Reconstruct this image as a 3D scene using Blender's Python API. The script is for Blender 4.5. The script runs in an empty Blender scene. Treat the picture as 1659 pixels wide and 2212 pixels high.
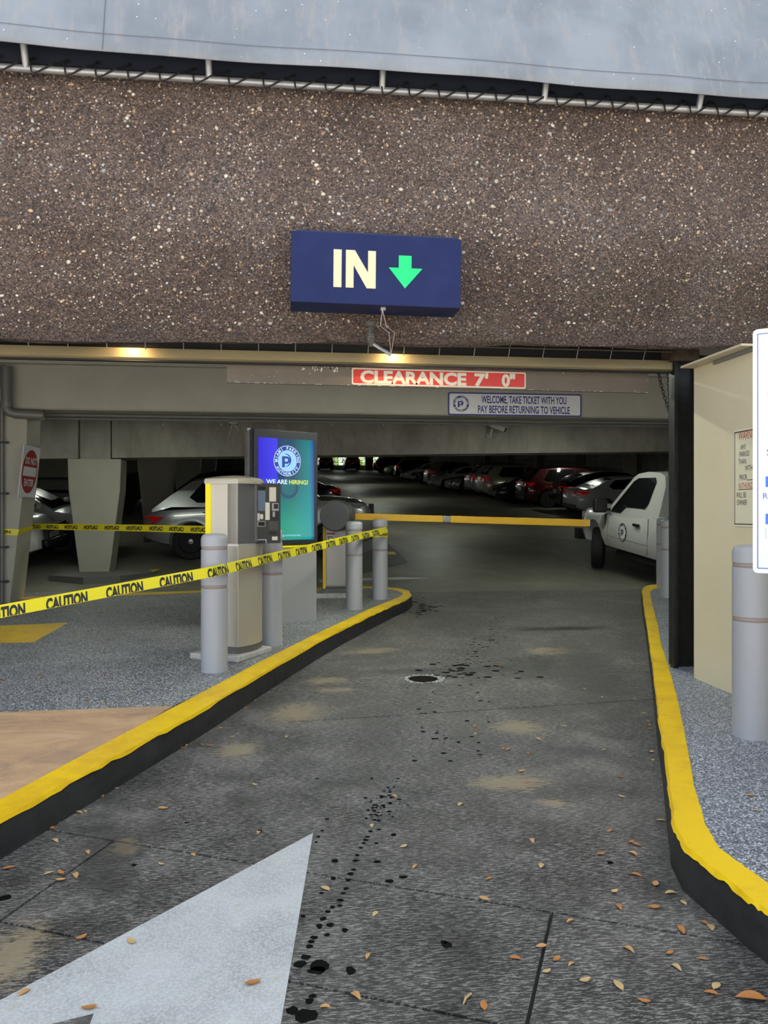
import bpy, bmesh, math, random
from mathutils import Matrix, Vector
random.seed(7)
SC = bpy.context.scene
COL = SC.collection
# ------------------------------------------------------------------ camera, sky, sun, exposure
F_PX, CX, CY, HC = 1661.0, 829.5, 1106.0, 1.35
YAW = math.radians(6.6)
CS, SN = math.cos(YAW), math.sin(YAW)
cd = bpy.data.cameras.new('camera'); cam = bpy.data.objects.new('camera', cd); COL.objects.link(cam)
cd.sensor_fit = 'HORIZONTAL'; cd.sensor_width = 36.0; cd.lens = 36.0 * F_PX / 1659.0
cd.clip_start = 0.05; cd.clip_end = 400
cam.location = (0, 0, HC); cam.rotation_euler = (math.pi / 2, 0, -YAW)
SC.camera = cam
w = bpy.data.worlds.new('world'); SC.world = w; w.use_nodes = True
bg = w.node_tree.nodes['Background']
bg.inputs[0].default_value = (0.80, 0.90, 1.0, 1); bg.inputs[1].default_value = .85
sd = bpy.data.lights.new('sun', 'SUN'); sd.energy = 11.0; sd.angle = math.radians(0.6); sd.color = (1.0, 0.95, 0.88)
sun = bpy.data.objects.new('sun', sd); COL.objects.link(sun); sun.location = (0, 40, 60)
sun.rotation_euler = (math.radians(-18.5), math.radians(6), 0)      # stands behind the building: the front lies in shade
SC.view_settings.view_transform = 'Standard'; SC.view_settings.look = 'None'
SC.view_settings.gamma = 1.0; SC.view_settings.use_curve_mapping = False
SC.view_settings.exposure = 0.92

# ------------------------------------------------------------------ pixel helpers (u = along the facade, v = into the garage)
def W(X, Y): return (X * CS + Y * SN, Y * CS - X * SN)
def zl(v):
    if v < 5: return 0.0
    if v < 10: return .018 * (v - 5)
    if v < 13: return .09 + .013 * (v - 10)
    return .129 + .078 * (v - 13)
def zr(v): return .15 + .018 * max(0, min(v, 11) - 5)
def G(px, py, zf):
    z = zf(5.0)
    for _ in range(40):
        d = (py - CY)
        # walk along the ray until the floor is met
        Y = F_PX * (HC - z) / d if abs(d) > 1e-6 else 1e3
        u, v = W((px - CX) / F_PX * Y, Y)
        z = .5 * z + .5 * zf(v)
    return Vector((u, v, zf(v)))
def ramp_pt(px, py):
    # meets the ramp plane z = .129 + .078 (v - 13)
    x, y = (px - CX) / F_PX, -(py - CY) / F_PX
    du, dv = W(x, 1.0)
    t = (.129 - .078 * 13 - HC) / (y - .078 * dv)
    return Vector((du * t, dv * t, HC + y * t))
def V(px, py, v):
    x = (px - CX) / F_PX; du, dv = W(x, 1.0); t = v / dv
    return Vector((du * t, v, HC - (py - CY) / F_PX * t))
def P(px, py, Y):
    u, v = W((px - CX) / F_PX * Y, Y)
    return Vector((u, v, HC - (py - CY) / F_PX * Y))

# ------------------------------------------------------------------ materials
MATS = {}
def mat(name, c=(.5, .5, .5), rough=.6, metal=0.0, c2=None, nscale=5.0, detail=6, bump=0.0, bscale=40.0,
        emit=None, estr=0.0, stretch=None, coat=0.0, alpha=None, lo=.35, hi=.65, spec=None, trans=None):
    if name in MATS: return MATS[name]
    m = bpy.data.materials.new(name); m.use_nodes = True
    nt = m.node_tree; b = nt.nodes['Principled BSDF']
    b.inputs['Base Color'].default_value = (*c, 1); b.inputs['Roughness'].default_value = rough
    b.inputs['Metallic'].default_value = metal
    if coat: b.inputs['Coat Weight'].default_value = coat; b.inputs['Coat Roughness'].default_value = .06
    if spec is not None: b.inputs['Specular IOR Level'].default_value = spec
    if emit: b.inputs['Emission Color'].default_value = (*emit, 1); b.inputs['Emission Strength'].default_value = estr
    if alpha is not None: b.inputs['Alpha'].default_value = alpha
    if trans: b.inputs['Transmission Weight'].default_value = trans
    if c2 or bump:
        tc = nt.nodes.new('ShaderNodeTexCoord'); mp = nt.nodes.new('ShaderNodeMapping')
        nt.links.new(tc.outputs['Object'], mp.inputs[0])
        if stretch: mp.inputs['Scale'].default_value = stretch
    if c2:
        n = nt.nodes.new('ShaderNodeTexNoise'); n.inputs['Scale'].default_value = nscale; n.inputs['Detail'].default_value = detail
        n.inputs['Roughness'].default_value = .62
        r = nt.nodes.new('ShaderNodeValToRGB'); r.color_ramp.elements[0].position = lo; r.color_ramp.elements[1].position = hi
        r.color_ramp.elements[0].color = (*c, 1); r.color_ramp.elements[1].color = (*c2, 1)
        nt.links.new(mp.outputs[0], n.inputs['Vector']); nt.links.new(n.outputs['Fac'], r.inputs[0])
        nt.links.new(r.outputs[0], b.inputs['Base Color'])
    if bump:
        n2 = nt.nodes.new('ShaderNodeTexNoise'); n2.inputs['Scale'].default_value = bscale; n2.inputs['Detail'].default_value = 5
        bp = nt.nodes.new('ShaderNodeBump'); bp.inputs['Strength'].default_value = bump; bp.inputs['Distance'].default_value = .01
        nt.links.new(mp.outputs[0], n2.inputs['Vector']); nt.links.new(n2.outputs['Fac'], bp.inputs['Height'])
        nt.links.new(bp.outputs[0], b.inputs['Normal'])
    MATS[name] = m
    return m

class NB:                                     # small node builder for the richer surfaces
    def __init__(s, name, rough=.8):
        s.m = bpy.data.materials.new(name); s.m.use_nodes = True; s.nt = s.m.node_tree
        s.b = s.nt.nodes['Principled BSDF']; s.b.inputs['Roughness'].default_value = rough
        s.tc = s.nt.nodes.new('ShaderNodeTexCoord'); MATS[name] = s.m
        s.o = s.tc.outputs['Object']
    def mapv(s, scale=(1, 1, 1), rot=(0, 0, 0), loc=(0, 0, 0)):
        n = s.nt.nodes.new('ShaderNodeMapping'); n.inputs['Scale'].default_value = scale; n.inputs['Rotation'].default_value = rot
        n.inputs['Location'].default_value = loc
        s.nt.links.new(s.o, n.inputs[0]); return n.outputs[0]
    def noise(s, scale, detail=6, vec=None, rough=.6, dist=0):
        n = s.nt.nodes.new('ShaderNodeTexNoise'); n.inputs['Scale'].default_value = scale; n.inputs['Detail'].default_value = detail
        n.inputs['Roughness'].default_value = rough; n.inputs['Distortion'].default_value = dist
        s.nt.links.new(vec or s.o, n.inputs['Vector']); return n.outputs['Fac']
    def voro(s, scale, out='Color', vec=None, feature='F1'):
        n = s.nt.nodes.new('ShaderNodeTexVoronoi'); n.inputs['Scale'].default_value = scale; n.feature = feature
        s.nt.links.new(vec or s.o, n.inputs['Vector']); return n.outputs[out]
    def ramp(s, fac, stops, const=False):
        n = s.nt.nodes.new('ShaderNodeValToRGB'); cr = n.color_ramp
        if const: cr.interpolation = 'CONSTANT'
        while len(cr.elements) < len(stops): cr.elements.new(.5)
        for e, (p, c) in zip(cr.elements, stops):
            e.position = p; e.color = (*c, 1) if not isinstance(c, (int, float)) else (c, c, c, 1)
        s.nt.links.new(fac, n.inputs[0]); return n.outputs[0]
    def mix(s, fac, a, b, mode='MIX'):
        n = s.nt.nodes.new('ShaderNodeMix'); n.data_type = 'RGBA'; n.blend_type = mode
        for sock, val in ((n.inputs[0], fac), (n.inputs[6], a), (n.inputs[7], b)):
            if isinstance(val, bpy.types.NodeSocket): s.nt.links.new(val, sock)
            elif isinstance(val, tuple): sock.default_value = (*val, 1)
            else: sock.default_value = val
        return n.outputs[2]
    def math(s, op, a, b=None):
        n = s.nt.nodes.new('ShaderNodeMath'); n.operation = op
        for sock, val in ((n.inputs[0], a), (n.inputs[1], b)):
            if val is None: continue
            if isinstance(val, bpy.types.NodeSocket): s.nt.links.new(val, sock)
            else: sock.default_value = val
        return n.outputs[0]
    def blob(s, u, v, ru, rv, rot=0.0):       # soft spot at a place on the floor: 1 in the middle, 0 outside
        mv = s.mapv()
        n = mv.node
        n.vector_type = 'TEXTURE'; n.inputs['Location'].default_value = (u, v, 0); n.inputs['Rotation'].default_value = (0, 0, rot)
        n.inputs['Scale'].default_value = (ru, rv, 100)
        l = s.nt.nodes.new('ShaderNodeVectorMath'); l.operation = 'LENGTH'; s.nt.links.new(mv, l.inputs[0])
        return s.math('MAXIMUM', s.math('SUBTRACT', 1.0, l.outputs['Value']), 0.0)
    def color(s, c): s.nt.links.new(c, s.b.inputs['Base Color'])
    def rough(s, c): s.nt.links.new(c, s.b.inputs['Roughness'])
    def bump(s, h, strength=.3, dist=.01):
        n = s.nt.nodes.new('ShaderNodeBump'); n.inputs['Strength'].default_value = strength; n.inputs['Distance'].default_value = dist
        s.nt.links.new(h, n.inputs['Height']); s.nt.links.new(n.outputs[0], s.b.inputs['Normal'])

# ------------------------------------------------------------------ mesh helpers
class MB:
    def __init__(s): s.v = []; s.f = []; s.mi = []
    def add(s, vs, fs, mi=0):
        o = len(s.v); s.v += [tuple(p) for p in vs]; s.f += [[i + o for i in f] for f in fs]; s.mi += [mi] * len(fs); return s
    def box(s, c, d, R=None, mi=0):
        c = Vector(c); x, y, z = d[0] / 2, d[1] / 2, d[2] / 2
        vs = [Vector((a * x, b * y, e * z)) for a in (-1, 1) for b in (-1, 1) for e in (-1, 1)]
        if R is not None: vs = [R @ q for q in vs]
        return s.add([c + q for q in vs], [(0, 1, 3, 2), (4, 6, 7, 5), (0, 4, 5, 1), (2, 3, 7, 6), (0, 2, 6, 4), (1, 5, 7, 3)], mi)
    def prism(s, pts, d, mi=0, capmi=None):
        """pts: closed loop of 3D points, d: extrusion vector"""
        n = len(pts); d = Vector(d); a = [Vector(p) for p in pts]; b = [p + d for p in a]
        s.add(a + b, [[i, (i + 1) % n, n + (i + 1) % n, n + i] for i in range(n)] + [list(range(n))[::-1], list(range(n, 2 * n))], mi); return s
    def tube(s, pts, r, n=8, mi=0, closed=False, cap=True):
        pts = [Vector(p) for p in pts]; rings = []; m = len(pts); o = len(s.v)
        up = None
        for i, p in enumerate(pts):
            a = pts[(i - 1) % m] if (closed or i > 0) else p
            b = pts[(i + 1) % m] if (closed or i < m - 1) else p
            t = (b - a).normalized()
            if up is None or abs(up.dot(t)) > .95:
                up = Vector((0, 0, 1)) if abs(t.z) < .9 else Vector((1, 0, 0))
            x = t.cross(up).normalized(); y = x.cross(t).normalized(); up = y
            rr = r[i] if isinstance(r, (list, tuple)) else r
            rings.append([p + (x * math.cos(2 * math.pi * k / n) + y * math.sin(2 * math.pi * k / n)) * rr for k in range(n)])
        vs = [q for R in rings for q in R]; fs = []
        for i in range(m if closed else m - 1):
            for k in range(n):
                a, b = i * n + k, i * n + (k + 1) % n; c, d = ((i + 1) % m) * n + (k + 1) % n, ((i + 1) % m) * n + k
                fs.append((a, b, c, d))
        if cap and not closed: fs += [list(range(n))[::-1], list(range((m - 1) * n, m * n))]
        return s.add(vs, fs, mi)
    def lathe(s, prof, n=24, c=(0, 0, 0), axis='z', mi=0):
        c = Vector(c); vs = []; fs = []
        for (r, h) in prof:
            for k in range(n):
                a = 2 * math.pi * k / n; x, y = r * math.cos(a), r * math.sin(a)
                vs.append(c + (Vector((x, y, h)) if axis == 'z' else Vector((x, h, y)) if axis == 'y' else Vector((h, x, y))))
        m = len(prof)
        for i in range(m - 1):
            for k in range(n): fs.append((i * n + k, i * n + (k + 1) % n, (i + 1) * n + (k + 1) % n, (i + 1) * n + k))
        if prof[0][0] > 1e-5: fs.append(list(range(n))[::-1])
        if prof[-1][0] > 1e-5: fs.append(list(range((m - 1) * n, m * n)))
        return s.add(vs, fs, mi)
    def build(s, name, mats, parent=None, smooth=None, M=None):
        me = bpy.data.meshes.new(name); me.from_pydata(s.v, [], s.f)
        for m in (mats if isinstance(mats, (list, tuple)) else [mats]): me.materials.append(m)
        if any(s.mi): me.polygons.foreach_set('material_index', s.mi)
        bm = bmesh.new(); bm.from_mesh(me); bmesh.ops.recalc_face_normals(bm, faces=bm.faces); bm.to_mesh(me); bm.free()
        if smooth is not None:
            me.shade_smooth(); me.set_sharp_from_angle(angle=math.radians(smooth))
        return link(name, me, parent, M)
def link(name, me, parent=None, M=None):
    o = bpy.data.objects.new(name, me); COL.objects.link(o)
    if parent is not None: o.parent = parent
    if M is not None: o.matrix_local = M if parent is not None else M
    return o
def tag(o, label=None, cat=None, group=None, kind=None):
    if label: o['label'] = label
    if cat: o['category'] = cat
    if group: o['group'] = group
    if kind: o['kind'] = kind
    return o
def empty(name, M, label, cat, group=None, kind=None):
    o = bpy.data.objects.new(name, None); COL.objects.link(o); o.empty_display_size = .1
    o.matrix_world = M if isinstance(M, Matrix) else Matrix.Translation(M)
    return tag(o, label, cat, group, kind)
def frame(origin, n):
    """upright plane: local x right, y up, z towards the viewer (n)"""
    n = Vector(n).normalized(); up = Vector((0, 0, 1)); x = up.cross(n).normalized(); y = n.cross(x)
    M = Matrix((x, y, n)).transposed().to_4x4(); M.translation = origin; return M
def rect(w, h, z0=0, z1=.01, cx=0, cy=0, r=0.0, seg=4):
    """rounded plate in a sign's local frame"""
    pts = []
    if r <= 0: pts = [(-w / 2, -h / 2), (w / 2, -h / 2), (w / 2, h / 2), (-w / 2, h / 2)]
    else:
        for (sx, sy, a0) in ((1, -1, -90), (1, 1, 0), (-1, 1, 90), (-1, -1, 180)):
            for k in range(seg + 1):
                a = math.radians(a0 + 90 * k / seg)
                pts.append((sx * (w / 2 - r) + r * math.cos(a), sy * (h / 2 - r) + r * math.sin(a)))
    return MB().prism([(cx + x, cy + y, z0) for x, y in pts], (0, 0, z1 - z0))
_tc = {}
def text_mesh(s, bold=0.0):
    """flat letters, cap height 1, starting at x = 0"""
    key = (s, bold)
    if key not in _tc:
        cu = bpy.data.curves.new('t', 'FONT'); cu.body = s; cu.size = 1.0; cu.offset = bold; cu.resolution_u = 3
        o = bpy.data.objects.new('t', cu); me = bpy.data.meshes.new_from_object(o)
        vs = [v.co.copy() for v in me.vertices]; fs = [list(p.vertices) for p in me.polygons]
        bpy.data.objects.remove(o); bpy.data.curves.remove(cu); bpy.data.meshes.remove(me)
        x0 = min(v.x for v in vs); x1 = max(v.x for v in vs); k = 1 / .729
        _tc[key] = ([((v.x - x0) * k, v.y * k) for v in vs], fs, (x1 - x0) * k)
    return _tc[key]
def lettering(parent, s, m, cx, cy, h, w=None, z=.0115, bold=.015, align='c', shear=0, name='lettering', th=.0):
    vs, fs, tw = text_mesh(s, bold)
    sx = (w / tw) if w else h
    x0 = cx - sx * tw / 2 if align == 'c' else cx
    pts = [(x0 + x * sx + shear * y * h, cy + (y - .5) * h, z) for x, y in vs]
    me = bpy.data.meshes.new(name); me.from_pydata(pts, [], fs); me.materials.append(m)
    return link(name, me, parent)

# ------------------------------------------------------------------ surface materials
def make_surfaces():
    # driveway concrete
    n = NB('driveway_concrete', .62)
    st = n.noise(26, 8, n.mapv((1, 5.5, 1), (0, 0, math.radians(-8))), .7)
    st2 = n.noise(70, 4, n.mapv((.7, 3.4, 1), (0, 0, math.radians(6))), .7)
    big = n.noise(.9, 5, None, .6, .6); mid = n.noise(3.2, 6)
    base = n.ramp(mid, [(.3, (.030, .029, .029)), (.5, (.070, .067, .065)), (.72, (.150, .142, .132))])
    dark = n.ramp(big, [(.36, (.42, .42, .44)), (.60, (1.1, 1.08, 1.05))])
    c = n.mix(1.0, base, dark, 'MULTIPLY')
    wear = n.math('MULTIPLY', n.math('GREATER_THAN', st, .515), n.math('GREATER_THAN', st2, .47))
    c = n.mix(n.math('MULTIPLY', wear, n.ramp(mid, [(.30, .25), (.58, .95)])), c, (.33, .312, .29))
    pat = None
    for (px, py, ru, rv, rot) in ((1190, 1406, .42, .30, 0), (800, 1406, .42, .22, .3), (705, 1470, .30, .18, .3), (640, 1540, .30, .40, -.25), (515, 1620, .20, .26, -.3),
                                  (725, 1490, .25, .13, 0), (1120, 1570, .28, .25, 0), (1195, 1735, .12, .10, 0), (270, 1830, .10, .16, .2), (30, 2060, .16, .3, 0), (1100, 1690, .35, .2, 0)):
        g = G(px, py, zl); b_ = n.blob(g.x, g.y, ru, rv, rot); pat = b_ if pat is None else n.math('MAXIMUM', pat, b_)
    pn = n.math('ADD', pat, n.math('MULTIPLY', n.math('SUBTRACT', n.noise(12, 9, n.mapv((1, 3.5, 1)), .8), .5), 3.2))
    c = n.mix(n.ramp(n.math('MULTIPLY', pn, n.math('GREATER_THAN', pat, .01)), [(.40, 0.0), (.60, .80)]), c, (.33, .265, .17))
    dk = None
    for (px, py, ru, rv, rot) in ((1080, 1445, .5, .25, 0), (920, 1312, .22, .35, -.3), (1180, 1440, .7, .8, 0), (230, 1850, .22, .95, .26), (1000, 1445, .3, .3, 0), (1270, 1450, .45, 2.6, -.2), (880, 1450, .5, .2, 0)):
        g = G(px, py, zl); b_ = n.blob(g.x, g.y, ru, rv, rot); dk = b_ if dk is None else n.math('MAXIMUM', dk, b_)
    dn = n.math('ADD', dk, n.math('MULTIPLY', n.math('SUBTRACT', n.noise(6, 7), .5), 1.2))
    c = n.mix(n.ramp(n.math('MULTIPLY', dn, n.math('GREATER_THAN', dk, .01)), [(.25, 0.0), (.7, .55)]), c, (.025, .024, .024))
    n.color(c); n.rough(n.ramp(mid, [(.3, .45), (.7, .7)])); n.bump(n.math('ADD', st, st2), .35, .006)
    # flake coating
    def flake(nm, a, b, d, hi):
        n = NB(nm, .55)
        vc = n.voro(170, 'Color'); f = n.math('MULTIPLY', n.math('ADD', vc, 0.0), 1.0)
        sp = n.nt.nodes.new('ShaderNodeSeparateColor'); n.nt.links.new(vc, sp.inputs[0])
        c = n.ramp(sp.outputs[0], [(0, d), (.22, a), (.50, b), (.80, hi)], True)
        big = n.ramp(n.noise(2.0, 4), [(.3, (.72, .72, .74)), (.7, (1.05, 1.05, 1.05))])
        n.color(n.mix(1.0, c, big, 'MULTIPLY')); n.bump(n.voro(170, 'Distance'), .25, .003)
        return n.m
    flake('flake_coating', (.15, .16, .18), (.25, .26, .28), (.025, .028, .035), (.72, .73, .74))
    flake('flake_coating_blue', (.20, .22, .27), (.27, .29, .35), (.07, .08, .10), (.72, .74, .78))
    # tan stained concrete
    n = NB('tan_concrete', .75)
    c = n.ramp(n.noise(2.6, 6, n.mapv((1, 2.2, 1), (0, 0, .5)), .6, .8), [(.3, (.36, .235, .165)), (.5, (.52, .325, .185)), (.68, (.62, .41, .24))])
    c = n.mix(n.math('GREATER_THAN', n.voro(26, 'Distance'), .0), c, c)
    sp = n.math('LESS_THAN', n.voro(22, 'Distance'), .085)
    c = n.mix(n.math('MULTIPLY', sp, .8), c, (.75, .72, .68)); n.color(c); n.bump(n.noise(90, 4), .2, .004)
    # exposed aggregate matrix
    n = NB('aggregate_matrix', .9)
    c = n.ramp(n.noise(1.3, 6, None, .6, .4), [(.3, (.070, .054, .052)), (.5, (.105, .076, .066)), (.7, (.135, .106, .098))])
    sp = n.nt.nodes.new('ShaderNodeSeparateColor'); n.nt.links.new(n.voro(120, 'Color'), sp.inputs[0])
    fl = n.ramp(sp.outputs[0], [(0, (.5, .48, .47)), (.3, (1, 1, 1)), (.72, (1.35, 1.25, 1.15)), (.9, (2.3, 2.1, 1.85))], True)
    n.color(n.mix(1.0, c, fl, 'MULTIPLY')); n.bump(n.math('ADD', n.voro(60, 'Distance'), n.voro(130, 'Distance')), .6, .012)
    n = NB('pebble_stone', .7)
    at = n.nt.nodes.new('ShaderNodeAttribute'); at.attribute_name = 'tint'; n.color(at.outputs['Color'])
    # garage concrete floor
    n = NB('garage_floor', .55)
    c = n.ramp(n.noise(.8, 7, n.mapv((1, .6, 1)), .6, .5), [(.3, (.11, .105, .085)), (.5, (.165, .155, .125)), (.7, (.235, .215, .17))])
    c = n.mix(n.ramp(n.noise(5, 6), [(.5, 0.0), (.75, .35)]), c, (.06, .058, .05)); n.color(c); n.bump(n.noise(30, 4), .1, .004)
    # weathered concrete beam
    n = NB('raw_concrete', .85)
    c = n.ramp(n.noise(1.6, 7, n.mapv((1, 1, .6)), .65, .3), [(.3, (.24, .225, .195)), (.55, (.36, .338, .295)), (.75, (.44, .41, .36))])
    c = n.mix(n.ramp(n.noise(7, 6, n.mapv((1, 1, .25)), .7), [(.5, 0.0), (.8, .45)]), c, (.16, .125, .095)); n.color(c); n.bump(n.noise(25, 6), .2, .006)
    # yellow kerb paint and black kerb face
    n = NB('yellow_paint', .5)
    c = n.ramp(n.noise(4, 7, None, .7), [(.35, (.80, .47, .002)), (.55, (.95, .62, .001)), (.8, (.98, .66, .003))])
    c = n.mix(n.ramp(n.noise(16, 7, None, .8), [(.66, 0.0), (.74, .5)]), c, (.42, .25, .01)); n.color(c); n.bump(n.noise(22, 6), .35, .008)
    n = NB('black_kerb', .55)
    c = n.ramp(n.noise(6, 6, n.mapv((1, 1, 2))), [(.35, (.014, .014, .015)), (.75, (.035, .034, .034))])
    c = n.mix(n.ramp(n.noise(11, 7, None, .75), [(.70, 0.0), (.76, .6)]), c, (.30, .28, .26)); n.color(c); n.bump(n.noise(14, 6), .4, .01)
    n = NB('white_paint', .6)
    c = n.ramp(n.noise(3.5, 7, None, .6), [(.3, (.36, .37, .38)), (.6, (.52, .53, .54))])
    c = n.mix(n.ramp(n.noise(120, 3), [(.42, .0), (.60, .6)]), c, (.66, .67, .68))
    c = n.mix(n.ramp(n.noise(7, 7, None, .7), [(.61, 0.0), (.72, .5)]), c, (.42, .36, .22)); n.color(c); n.bump(n.noise(90, 5), .3, .004)
    # awning vinyl with dirt streaks
    n = NB('awning_vinyl', .42)
    st = n.noise(14, 6, n.mapv((1, 1, .06)), .7); big = n.noise(1.8, 4)
    c = n.ramp(big, [(.35, (.15, .168, .20)), (.65, (.225, .245, .285))])
    c = n.mix(n.ramp(st, [(.52, 0.0), (.70, .6)]), c, (.30, .27, .25))
    c = n.mix(n.math('LESS_THAN', n.voro(13, 'Distance'), .045), c, (.85, .85, .85)); n.color(c); n.bump(n.noise(300, 2), .12, .002)
make_surfaces()
M = MATS
painted = mat('painted_concrete', (.40, .38, .325), .75, c2=(.45, .43, .37), nscale=2.5, bump=.15, bscale=60)
column_paint = mat('column_paint', (.42, .405, .335), .7, c2=(.47, .45, .38), nscale=2, bump=.15, bscale=80)
cream = mat('cream_stucco', (.70, .60, .40), .8, c2=(.73, .635, .44), nscale=2, bump=.12, bscale=150)
dark_metal = mat('black_metal', (.018, .018, .018), .45, metal=.3, c2=(.032, .031, .03), nscale=12)
galv = mat('galvanised_steel', (.42, .42, .42), .45, metal=.6, c2=(.30, .30, .31), nscale=9)
tan_metal = mat('bronze_metal', (.42, .33, .17), .38, metal=.75, c2=(.34, .28, .17), nscale=3, stretch=(1, 6, 6))
brown_panel = mat('brown_panel', (.165, .135, .105), .6, c2=(.19, .155, .12), nscale=6)
bollard_grey = mat('bollard_plastic', (.40, .40, .43), .38, c2=(.44, .44, .47), nscale=3, stretch=(1, 1, .3))
bollard_band = mat('bollard_band', (.34, .265, .24), .45)
rope_black = mat('black_rope', (.012, .012, .013), .6)
navy_cloth = mat('navy_cloth', (.010, .014, .028), .7)
sign_blue = mat('sign_blue', (.006, .012, .072), .45, c2=(.010, .018, .090), nscale=4, spec=.25)
sign_white = mat('sign_white', (.86, .86, .88), .4)
ink_navy = mat('ink_navy', (.05, .05, .28), .5)
sign_red = mat('sign_red', (.72, .045, .03), .38)
ink_black = mat('ink_black', (.02, .02, .022), .55)
lamp_cream = mat('lit_cream', (.62, .52, .34), .5, emit=(1, .74, .42), estr=.12)
lamp_green = mat('lit_green', (.0, .40, .13), .5, emit=(0, .85, .22), estr=.22)
tape_yellow = mat('tape_yellow', (.88, .76, .02), .35, spec=.4)
machine_beige = mat('machine_beige', (.70, .645, .54), .4, c2=(.67, .62, .52), nscale=2)
machine_champ = mat('machine_champagne', (.56, .51, .40), .32, metal=.3)
machine_grey = mat('machine_grey', (.12, .12, .118), .5)
panel_dark = mat('panel_dark', (.045, .043, .036), .45)
safety_yellow = mat('safety_yellow', (.95, .80, .0), .45, emit=(1, .85, 0), estr=.08)
glass_dark = mat('dark_glass', (.008, .010, .011), .06, spec=.6)
tyre = mat('tyre_rubber', (.012, .012, .012), .8)
rim_metal = mat('rim_metal', (.45, .45, .47), .3, metal=.8)
tail_red = mat('tail_red', (.45, .01, .012), .15, emit=(1, .03, .02), estr=.03)
head_clear = mat('head_clear', (.55, .56, .58), .12, metal=.3)
amber = mat('amber', (.8, .30, .03), .2)
plate_white = mat('plate_white', (.75, .74, .66), .5)
black_trim = mat('black_trim', (.012, .012, .013), .5)
chrome = mat('chrome', (.6, .6, .6), .15, metal=1.0)

# ================================================================== STRUCTURE
def strip_floor(name, knots, u0, u1, zf, m, label, cat, thick=.25, du=2.0):
    vs = []; fs = []; nu = max(1, int((u1 - u0) / du)); nv = len(knots)
    for v in knots:
        for i in range(nu + 1): vs.append((u0 + (u1 - u0) * i / nu, v, zf(v)))
    k = nu + 1
    for j in range(nv - 1):
        for i in range(nu): fs.append((j * k + i, j * k + i + 1, (j + 1) * k + i + 1, (j + 1) * k + i))
    me = bpy.data.meshes.new(name); me.from_pydata(vs, [], fs); me.materials.append(m)
    return tag(link(name, me), label, cat, kind='structure')
street_m = mat('street_asphalt', (.42, .41, .39), .85, c2=(.48, .47, .44), nscale=3)
strip_floor('street', [-40, .45], -30, 30, lambda v: -.02, street_m, 'sunlit street pavement in front of the garage entrance', 'street')
V_IN = 11.75
floor_in = strip_floor('floor', [V_IN, 13, 16, 20, 30, 50, 75, 97], -16, 16.5, zl, M['garage_floor'], 'stained concrete garage floor rising as a ramp past the parked cars', 'floor')
# driveway: recessed base with slabs lying on it, parted by joints
def ground_line(a, b):
    p, q = G(*a, zl), G(*b, zl); d = Vector((q.x - p.x, q.y - p.y)).normalized(); n = Vector((-d.y, d.x)); return n, n.dot(Vector((p.x, p.y)))
JL = [ground_line((0, 1991), (1065, 2210)), ground_line((130, 1797), (1155, 1965)), ground_line((865, 1545), (1370, 1513)),
      ground_line((1197, 1950), (1140, 2205)), ground_line((20, 1975), (245, 1817))]
drive = strip_floor('driveway', [.45, 5, 10, V_IN], -16, 16.5, lambda v: zl(v) - .012, mat('joint_dirt', (.03, .028, .026), .9), 'dark worn concrete driveway leading into the garage', 'driveway')
def clip(poly, n, c, keep):
    out = []
    for i in range(len(poly)):
        a, b = poly[i], poly[(i + 1) % len(poly)]
        da, db = (n.dot(a) - c) * keep, (n.dot(b) - c) * keep
        if da >= 0: out.append(a)
        if (da >= 0) != (db >= 0): out.append(a + (b - a) * (da / (da - db)))
    return out
polys = [[Vector(p) for p in ((-5, .45), (9, .45), (9, V_IN), (-5, V_IN))]]
JW = .0055
def cut_all(ps, lines):
    for (n_, c_) in lines:
        nxt = []
        for p in ps:
            for k in (1, -1):
                q = clip(p, n_, c_ + k * JW, k)
                if len(q) > 2: nxt.append(q)
        ps = nxt
    return ps
polys = cut_all(polys, JL[:3])
n2, c2 = JL[1]; side0 = n2.dot(Vector((0, 0))) - c2
near = [p for p in polys if (n2.dot(sum(p, Vector((0, 0))) / len(p)) - c2) * side0 > 0]; far = [p for p in polys if p not in near]
polys = far + cut_all(near, JL[3:])
for p in polys:
    # split at the grade breaks so that each slab follows the driveway
    mb = MB()
    for (a, b) in ((.45, 5.0), (5.0, 10.0), (10.0, V_IN)):
        q = clip(clip(p, Vector((0, 1)), a, 1), Vector((0, 1)), b, -1)
        if len(q) > 2: mb.add([(x.x, x.y, zl(x.y)) for x in q] + [(x.x, x.y, zl(x.y) - .012) for x in q], [list(range(len(q)))] + [[i, len(q) + i, len(q) + (i + 1) % len(q), (i + 1) % len(q)] for i in range(len(q))])
    if mb.v: mb.build('slab', M['driveway_concrete'], drive)

def poly_slab(name, pts, m, zf, bottom, label, cat, parent=None, lift=0.0, kind='structure'):
    bm = bmesh.new(); vs = [bm.verts.new((p[0], p[1], 0)) for p in pts]; f = bm.faces.new(vs)
    for cutv in (5, 6.5, 8, 9.5, 11, 13):
        if min(p[1] for p in pts) < cutv < max(p[1] for p in pts):
            bmesh.ops.bisect_plane(bm, geom=bm.verts[:] + bm.edges[:] + bm.faces[:], plane_co=(0, cutv, 0), plane_no=(0, 1, 0))
    r = bmesh.ops.extrude_face_region(bm, geom=bm.faces[:]); top = [g for g in r['geom'] if isinstance(g, bmesh.types.BMVert)]
    ts = set(top)
    for v in bm.verts:
        v.co.z = zf(v.co.y) + lift if v in ts else (bottom if bottom is not None else zf(v.co.y) - .002)
    bmesh.ops.triangulate(bm, faces=[f for f in bm.faces if len(f.verts) > 4])
    bmesh.ops.recalc_face_normals(bm, faces=bm.faces)
    me = bpy.data.meshes.new(name); bm.to_mesh(me); bm.free(); me.materials.append(m)
    o = link(name, me, parent)
    return tag(o, label, cat, kind=kind) if label else o

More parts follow.
